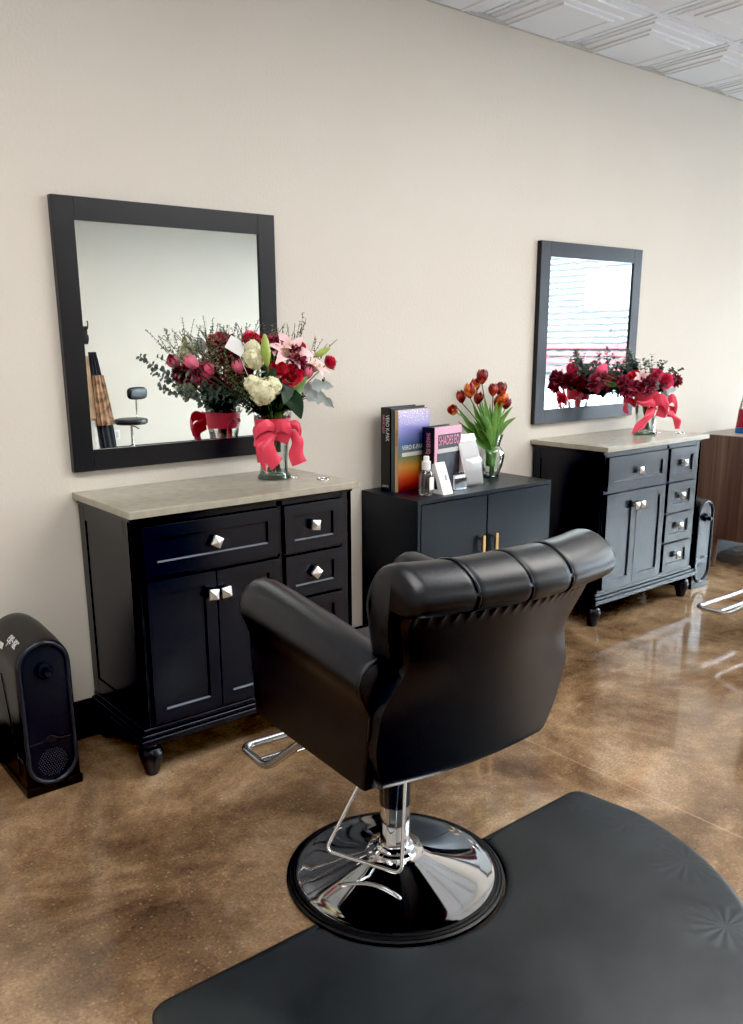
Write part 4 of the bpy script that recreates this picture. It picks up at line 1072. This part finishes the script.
for lab, u, v, y, r_ in (('burgundy bloom at the lower left of the far bouquet', 629, 388, -.27, .052), ('burgundy bloom in the middle of the far bouquet', 647, 385, -.33, .05), ('burgundy bloom at the far right edge of the far bouquet', 675, 381, -.27, .04), ('burgundy bloom at the left of the far bouquet, above the lowest one', 622, 381, -.22, .035)):
    F2('burgundy_stock', lab, u, v, y, ruffle_bm(r_, 46), 'burg', .4, 'burgundy blooms in the far bouquet')
for lab, u, v, y, f, mtl in (('pink rose at the back of the far bouquet, mirrored at the upper left', 570, 373, -.14, lambda: rose_bm(.045), 'hot'), ('burgundy bloom at the back of the far bouquet, mirrored at the lower left', 564, 382, -.14, lambda: ruffle_bm(.06), 'burg'), ('burgundy bloom at the back of the far bouquet, mirrored beside the leaves', 577, 382, -.12, lambda: ruffle_bm(.055), 'burg'), ('burgundy bloom at the back of the far bouquet, mirrored farthest left', 555, 378, -.18, lambda: ruffle_bm(.045), 'burg')):
    F2('rear_bloom', lab, u, v, y, f(), mtl, group='rear flowers of the far bouquet', d=(-.1, .8, .5), m=1)
for (u, v, y) in ((652, 355, -.25), (645, 361, -.26), (659, 361, -.24), (665, 361, -.25), (640, 366, -.24), (674, 370, -.25), (653, 363, -.3), (681, 368, -.24)):
    sprig(BQ2, 'eucalyptus_stem', 'small-leaved eucalyptus stem rising from the top of the far bouquet', at(u, v, y), 'stemd', 'leafe', .028, .013, 11, group='eucalyptus above the far bouquet', twigs=2)
for (u, v, y) in ((629, 350, -.2), (624, 362, -.18), (634, 360, -.2), (616, 372, -.14)):
    sprig(BQ2, 'eucalyptus_stem', 'small-leaved eucalyptus stem reaching toward the mirror from the far bouquet', at(u, v, y), 'stemd', 'leafe', .034, .016, 16, group='eucalyptus beside the far mirror', twigs=3)
for (u, v, y) in ((580, 372, -.08), (588, 366, -.07), (594, 372, -.07), (600, 364, -.07), (606, 370, -.06), (612, 358, -.07), (618, 366, -.07), (590, 380, -.06), (600, 386, -.06), (610, 382, -.06), (620, 380, -.07), (604, 394, -.07), (614, 392, -.07), (596, 392, -.06)):
    sprig(BQ2, 'eucalyptus_stem', 'small-leaved eucalyptus stem at the back of the far bouquet, seen mirrored', atm(u, v, y), 'stemd', 'leafe', .032, .015, 16, group='eucalyptus behind the far bouquet', twigs=4)
for i in range(7):
    a = i*2*PI/7+.3; p = Vector((V2[0]+.07*math.cos(a), V2[1]+.06*math.sin(a), 1.22+.02*math.sin(3*a)))
    sprig(BQ2, 'leafy_stem', 'dark leafy stem filling the heart of the far bouquet', p, 'stemd', 'leafd', .055, .022, 8, group='leafy stems in the far bouquet', start=.5)
for lab, pts in (('silvery lobed leaf at the centre of the far bouquet, beside the large rose', [A(652, 392, -.32), A(656, 386, -.35), A(658, 380, -.36)]), ('silvery lobed leaf at the lower right of the far bouquet', [A(656, 390, -.3), A(664, 394, -.31), A(671, 403, -.31)]), ('silvery lobed leaf pointing right in the far bouquet', [A(660, 394, -.29), A(668, 391, -.3), A(677, 389, -.3)])):
    big_leaf(BQ2, 'dusty_miller_leaf', lab, pts, .02, 'silver', lobes=3)

# ---- tulips on the low cabinet
V3 = (2.085, -.118); BQ3 = Bouquet(V3, MZ+.012, 1.0, .022, .018)
t = thing('tulip_vase', 'clear bulbous glass vase of tulips at the back right of the low cabinet', 'vase', (V3[0], V3[1], MZ))
obj('glass_body', lathe(B(), [(.036, .006), (.044, .02), (.058, .06), (.066, .10), (.064, .125), (.05, .143), (.042, .152), (.046, .175), (.058, .212)], 40, cap=False), M['glass'], t)
obj('glass_foot', lathe(B(), [(0, 0), (.037, 0), (.039, .004), (.036, .009), (0, .010)], 40), M['glassbase'], t)
obj('water', lathe(B(), [(0, .011), (.036, .011), (.054, .055), (.063, .1), (.06, .12), (0, .121)], 32), M['water'], t)
TL = [(482, 377, 'highest red tulip in the vase on the low cabinet', 'flamed', (0, 0, 1)), (476, 384, 'orange-red tulip just below the highest tulip, leaning back', 'flame', (-.1, 0, 1)), (470, 391, 'big orange flamed tulip left of centre in the tulip vase', 'flame', (-.15, -.1, 1)),
      (462, 396, 'dark red tulip second from the left in the tulip vase', 'flamed', (-.2, 0, 1)), (477, 397, 'dark red tulip low in the centre of the tulip vase', 'flamed', (0, -.3, 1)), (451, 410, 'orange tulip drooping outward farthest left in the tulip vase', 'flame', (-.7, -.65, .1)),
      (493, 389, 'small dark red tulip left of the upper right tulip', 'flamed', (.1, .1, 1)), (499.5, 389, 'upper right orange and red tulip in the tulip vase', 'flamed', (.25, 0, 1)), (502.5, 398, 'orange tulip farthest right in the tulip vase', 'flame', (.35, .1, 1)), (496, 402, 'large orange flamed tulip at the lower right of the tulip vase', 'flame', (.3, -.3, 1)), (505, 402, 'dark red tulip behind the lower right tulips', 'flamed', (.4, .1, .9))]
for i, (u, v, lab, mtl, d) in enumerate(TL):
    p = at(u, v+7, -.12+.05*math.sin(i*2.1)); R_ = .030 if i in (0, 2, 7, 9) else .026
    if i in (5,): p = at(u+2, v, -.17)
    def lv(t, base, head, pth):
        bm = B(); nrm = (CAM-head).normalized()
        for q in range(1):
            s0 = pth[5]-base; tipp = (head-base)+Vector((random.uniform(-.05, .05), random.uniform(-.03, .03), random.uniform(-.06, .0)))
            d_ = tipp-s0; leaf_quad(bm, s0, d_, nrm+Vector((random.uniform(-.5, .5), 0, 0)), d_.length*random.uniform(.8, 1.0), .017, 8, .8, .5, random.uniform(-.08, .08))
        obj('leaf', bm, M['leaft'], t, auto=180)
    BQ3.add('flamed_tulip', lab, 'flower', p, d, tulip_bm(R_, .12 if i == 5 else .04), M[mtl], 'bloom', group='tulips in the glass vase', extra=lv, r_=.003)
for i in range(22):
    a = -.9+1.8*i/21+random.uniform(-.06, .06); L = random.uniform(.15, .22)
    base = Vector((V3[0]+.012*math.sin(a), V3[1]+random.uniform(-.02, .02), MZ+.05)); t_ = thing('tulip_leaf', 'long green tulip leaf standing among the stems in the tulip vase', 'leaf', base, 0, 'loose leaves among the tulips')
    bm = B(); tip = Vector((V3[0]+math.sin(a*.8)*.17, V3[1]+random.uniform(-.06, .06), 1.0+L-abs(a)*.07)); neck = Vector((V3[0]+.035*math.sin(a), V3[1]+random.uniform(-.02, .02), MZ+.17))
    P_ = smoothpts([base, neck, neck.lerp(tip, .5)+Vector((-.01*a, 0, .02)), tip], 5); k = len(P_)-1; nrm = Vector((random.uniform(-.6, .6), -1, 0)).normalized(); rows = []
    for j, p in enumerate(P_):
        tg = (P_[min(j+1, k)]-P_[max(j-1, 0)]).normalized(); s = tg.cross(nrm).normalized(); f = j/k; w_ = .018*max(.08, math.sin(PI*min(.98, .12+f*.86)))
        rows.append([bm.verts.new(p-base+s*w_*x-nrm*w_*.4*abs(x)) for x in (-1, 0, 1)])
    for x, y in zip(rows, rows[1:]):
        for j in range(2): bm.faces.new((x[j], x[j+1], y[j+1], y[j]))
    obj('blade', bm, M['leaft'], t_, auto=180)

# ------------------------------------------------------------------ opposite side of the room, seen in the near mirror
def far(u, v, dist):     # place on the far side that the mirror shows at (u,v); dist from the mirror wall
    p = at(u, v, 2*MIR+dist); p.y = -dist; return p
sp_ = far(131, 419, 6.5)
t = thing('rolling_stool', 'black round rolling stool with backrest by the opposite wall, seen in the near mirror', 'stool', (sp_.x, sp_.y, 0), -.35)
zs = sp_.z
obj('seat', lathe(B(), [(0, zs-.06), (.17, zs-.06), (.19, zs-.045), (.195, zs-.02), (.185, zs), (.15, zs+.008), (0, zs+.01)], 40), M['leather'], t)
bm = bmesh.new(); bmesh.ops.create_uvsphere(bm, u_segments=28, v_segments=16, radius=1)
for v in bm.verts: v.co = Vector([math.copysign(abs(q)**.6, q) for q in v.co])
xform(bm, Matrix.Translation((.25, -.13, zs+.28)) @ Matrix.Diagonal((.15, .04, .075, 1))); obj('backrest', bm, M['leather'], t)
obj('back_bar', tube(B(), smoothpts([(.08, -.03, zs-.07), (.22, -.12, zs-.06), (.26, -.17, zs+.05), (.25, -.15, zs+.26)], 6), .010, 8), M['chrome'], t)
obj('gas_column', lathe(B(), [(.025, .1), (.025, .32), (.016, .33), (.016, zs-.05)], 20), M['chrome'], t)
obj('lever', tube(B(), [(0, 0, zs-.08), (.1, -.04, zs-.10), (.17, -.06, zs-.13)], .008, 8), M['rubber'], t)
for i in range(5):
    a = i*2*PI/5; l = obj('base_leg', tube(B(), [(0, 0, .12), (.15*math.cos(a), .15*math.sin(a), .10), (.27*math.cos(a), .27*math.sin(a), .075)], [.022, .017, .012], 8), M['chrome'], t)
    obj('caster', lathe(B(), [(.0, 0), (.022, .006), (.028, .03), (.022, .054), (0, .06)], 14, (.27*math.cos(a), .27*math.sin(a), 0)), M['rubber'], l)
p = far(117.6, 435, 7.78)
t = thing('wall_outlet', 'white outlet plate low on the opposite wall, mirrored left of the stool', 'outlet', (p.x, YB, p.z-.06))
obj('plate', box(B(), -.04, .04, 0, .008, 0, .125, .003), M['whitep'], t)
obj('sockets', box(B(), -.018, .018, .006, .010, .02, .105, .002), mat('ivory_plastic', (205, 203, 196), .4), t)
p = far(87, 336, 7.74)
t = thing('coat_hook', 'dark metal coat hook on the opposite wall, mirrored at the left mirror edge', 'hook', (p.x, YB, p.z))
bm = box(B(), -.03, .03, 0, .012, -.10, .12, .003); obj('plate', bm, M['rubber'], t)
bm = tube(B(), smoothpts([(0, .01, .08), (0, .09, .09), (0, .12, .15), (0, .10, .18)], 6), .008, 8); tube(bm, smoothpts([(0, .01, -.06), (0, .07, -.08), (0, .10, -.03), (0, .09, .01)], 6), .008, 8); obj('prong', bm, M['rubber'], t)
def garment(loc, name, lab, cols, w, L, sway):
    t = thing(name, lab, 'coat', loc); k = 0
    def f(u, v, z0, z1, ww, dy):
        a = u*2*PI; v_ = z0+(z1-z0)*v; q = .03+ww*min(1, (.15+v_)*1.1)
        return Vector((math.cos(a)*q*(1+.12*math.sin(6*a+v_*3))+sway*v_, .09+math.sin(a)*q*.38+.012*math.sin(9*a)+dy, -v_*L))
    for nm, mt_, z0, z1, ww, dy in cols:
        obj(nm, grid(B(), lambda u, v: f(u, v, z0, z1, ww, dy), 40, 14, closed_u=True), mt_, t, auto=180)
    return t
cl1 = mat('cape_beige', (206, 178, 150), .8, var=.2, varscale=6); cl2 = mat('coat_dark', (38, 40, 48), .8, var=.3, varscale=9); cl3 = mat('cape_white', (226, 222, 216), .8, var=.1, varscale=5); cl4 = mat('scarf_brown', (150, 118, 92), .85, var=.75, varscale=14)
p = far(86, 356, 7.7)
garment((p.x, YB+.02, p.z), 'hanging_cape', 'beige and white cape hanging on the opposite wall, mirrored at the left', (('cape', cl1, 0, .62, .20, .02), ('cape_lining', cl3, .45, 1.0, .17, 0)), .2, 1.25, .02)
p = far(92, 352, 7.62)
garment((p.x, YB+.06, p.z), 'hanging_coat', 'dark coat with brown scarf hanging beside the beige cape on the opposite wall', (('coat', cl2, 0, 1.0, .075, .03), ('scarf', cl4, .22, .70, .085, .08)), .15, 1.30, .13)

# ------------------------------------------------------------------ outside the shop front, bright in the far mirror
struct('trim_1', box(B(), XR+.15, 60, -40, 30, -.12, -.02), mat('pavement', (190, 192, 196), .9), smooth=False)
mt, nt, b = new_mat('white_siding'); M['siding'] = mt; b.inputs['Roughness'].default_value = .8
tc = N(nt, 'ShaderNodeTexCoord'); wv = nt.nodes.new('ShaderNodeTexWave'); wv.bands_direction = 'Z'; wv.inputs['Scale'].default_value = 1.4; wv.inputs['Distortion'].default_value = 3; wv.inputs['Detail'].default_value = 3; wv.inputs['Detail Scale'].default_value = 2; nt.links.new(tc.outputs['Object'], wv.inputs[0])
nt.links.new(ramp(wv.outputs[0], [(.2, srgb((52, 54, 58))), (.7, srgb((132, 133, 135)))]).outputs[0], b.inputs['Base Color'])
t = thing('shop_building', 'pale clapboard building across the street, bright in the far mirror', 'building', (26, -12, -.02))
obj('facade', box(B(), 0, 6, -14, 14, 0, 4.6), M['siding'], t, smooth=False)
for y in (-9, -4.5, 0, 4.5, 9): obj('window', box(B(), -.05, .02, y-1, y+1, 2.6, 4.0), mat('grey_pane', (120, 126, 132), .3), t, smooth=False)
for z in (.35, .62, .89, 1.16): obj('awning_stripe', box(B(), -.3, .02, -14, 14, z, z+.15, .02), mat('red_band', (150, 62, 66), .7), t, smooth=False)

# ------------------------------------------------------------------ light
WORLD = 19.0; LAMP = .85
w = bpy.data.worlds.new('world'); SC.world = w; w.use_nodes = True
bg = w.node_tree.nodes['Background']; bg.inputs[0].default_value = (.77, .90, 1, 1); bg.inputs[1].default_value = WORLD
def area(name, loc, rot, sx, sy, power, col):
    l = bpy.data.lights.new(name, 'AREA'); l.shape = 'RECTANGLE'; l.size = sx; l.size_y = sy; l.energy = power; l.color = col
    o = bpy.data.objects.new(name, l); COL.objects.link(o); o.location = loc; o.rotation_euler = rot; return o
po = area('window_portal', (XR+.16, (WY0+WY1)/2, (WZ0+WZ1)/2), (0, PI/2, 0), WZ1-WZ0, WY1-WY0, 1, (1, 1, 1)); po.data.cycles.is_portal = True
for x, y, e in ((-1.2, -2.0, 58), (2.2, -2.2, 66), (5.4, -2.8, 70), (-1.2, -5.4, 16), (2.2, -5.4, 40), (5.4, -5.4, 60)):
    area('ceiling_lamp', (x, y, HC-.05), (0, 0, 0), 2.4, 1.2, e*LAMP, (1, .97, .94))
SC.view_settings.view_transform = 'Standard'; SC.view_settings.look = 'None'; SC.view_settings.exposure = .40
SC.cycles.use_denoising = True
SC.view_settings.use_curve_mapping = True
SC.view_settings.curve_mapping.black_level = (.0080, .0076, .0066); SC.view_settings.curve_mapping.update()
SC.cycles.max_bounces = 10; SC.cycles.transparent_max_bounces = 24; SC.cycles.diffuse_bounces = 4; SC.cycles.glossy_bounces = 6
SC.cycles.sample_clamp_indirect = 8
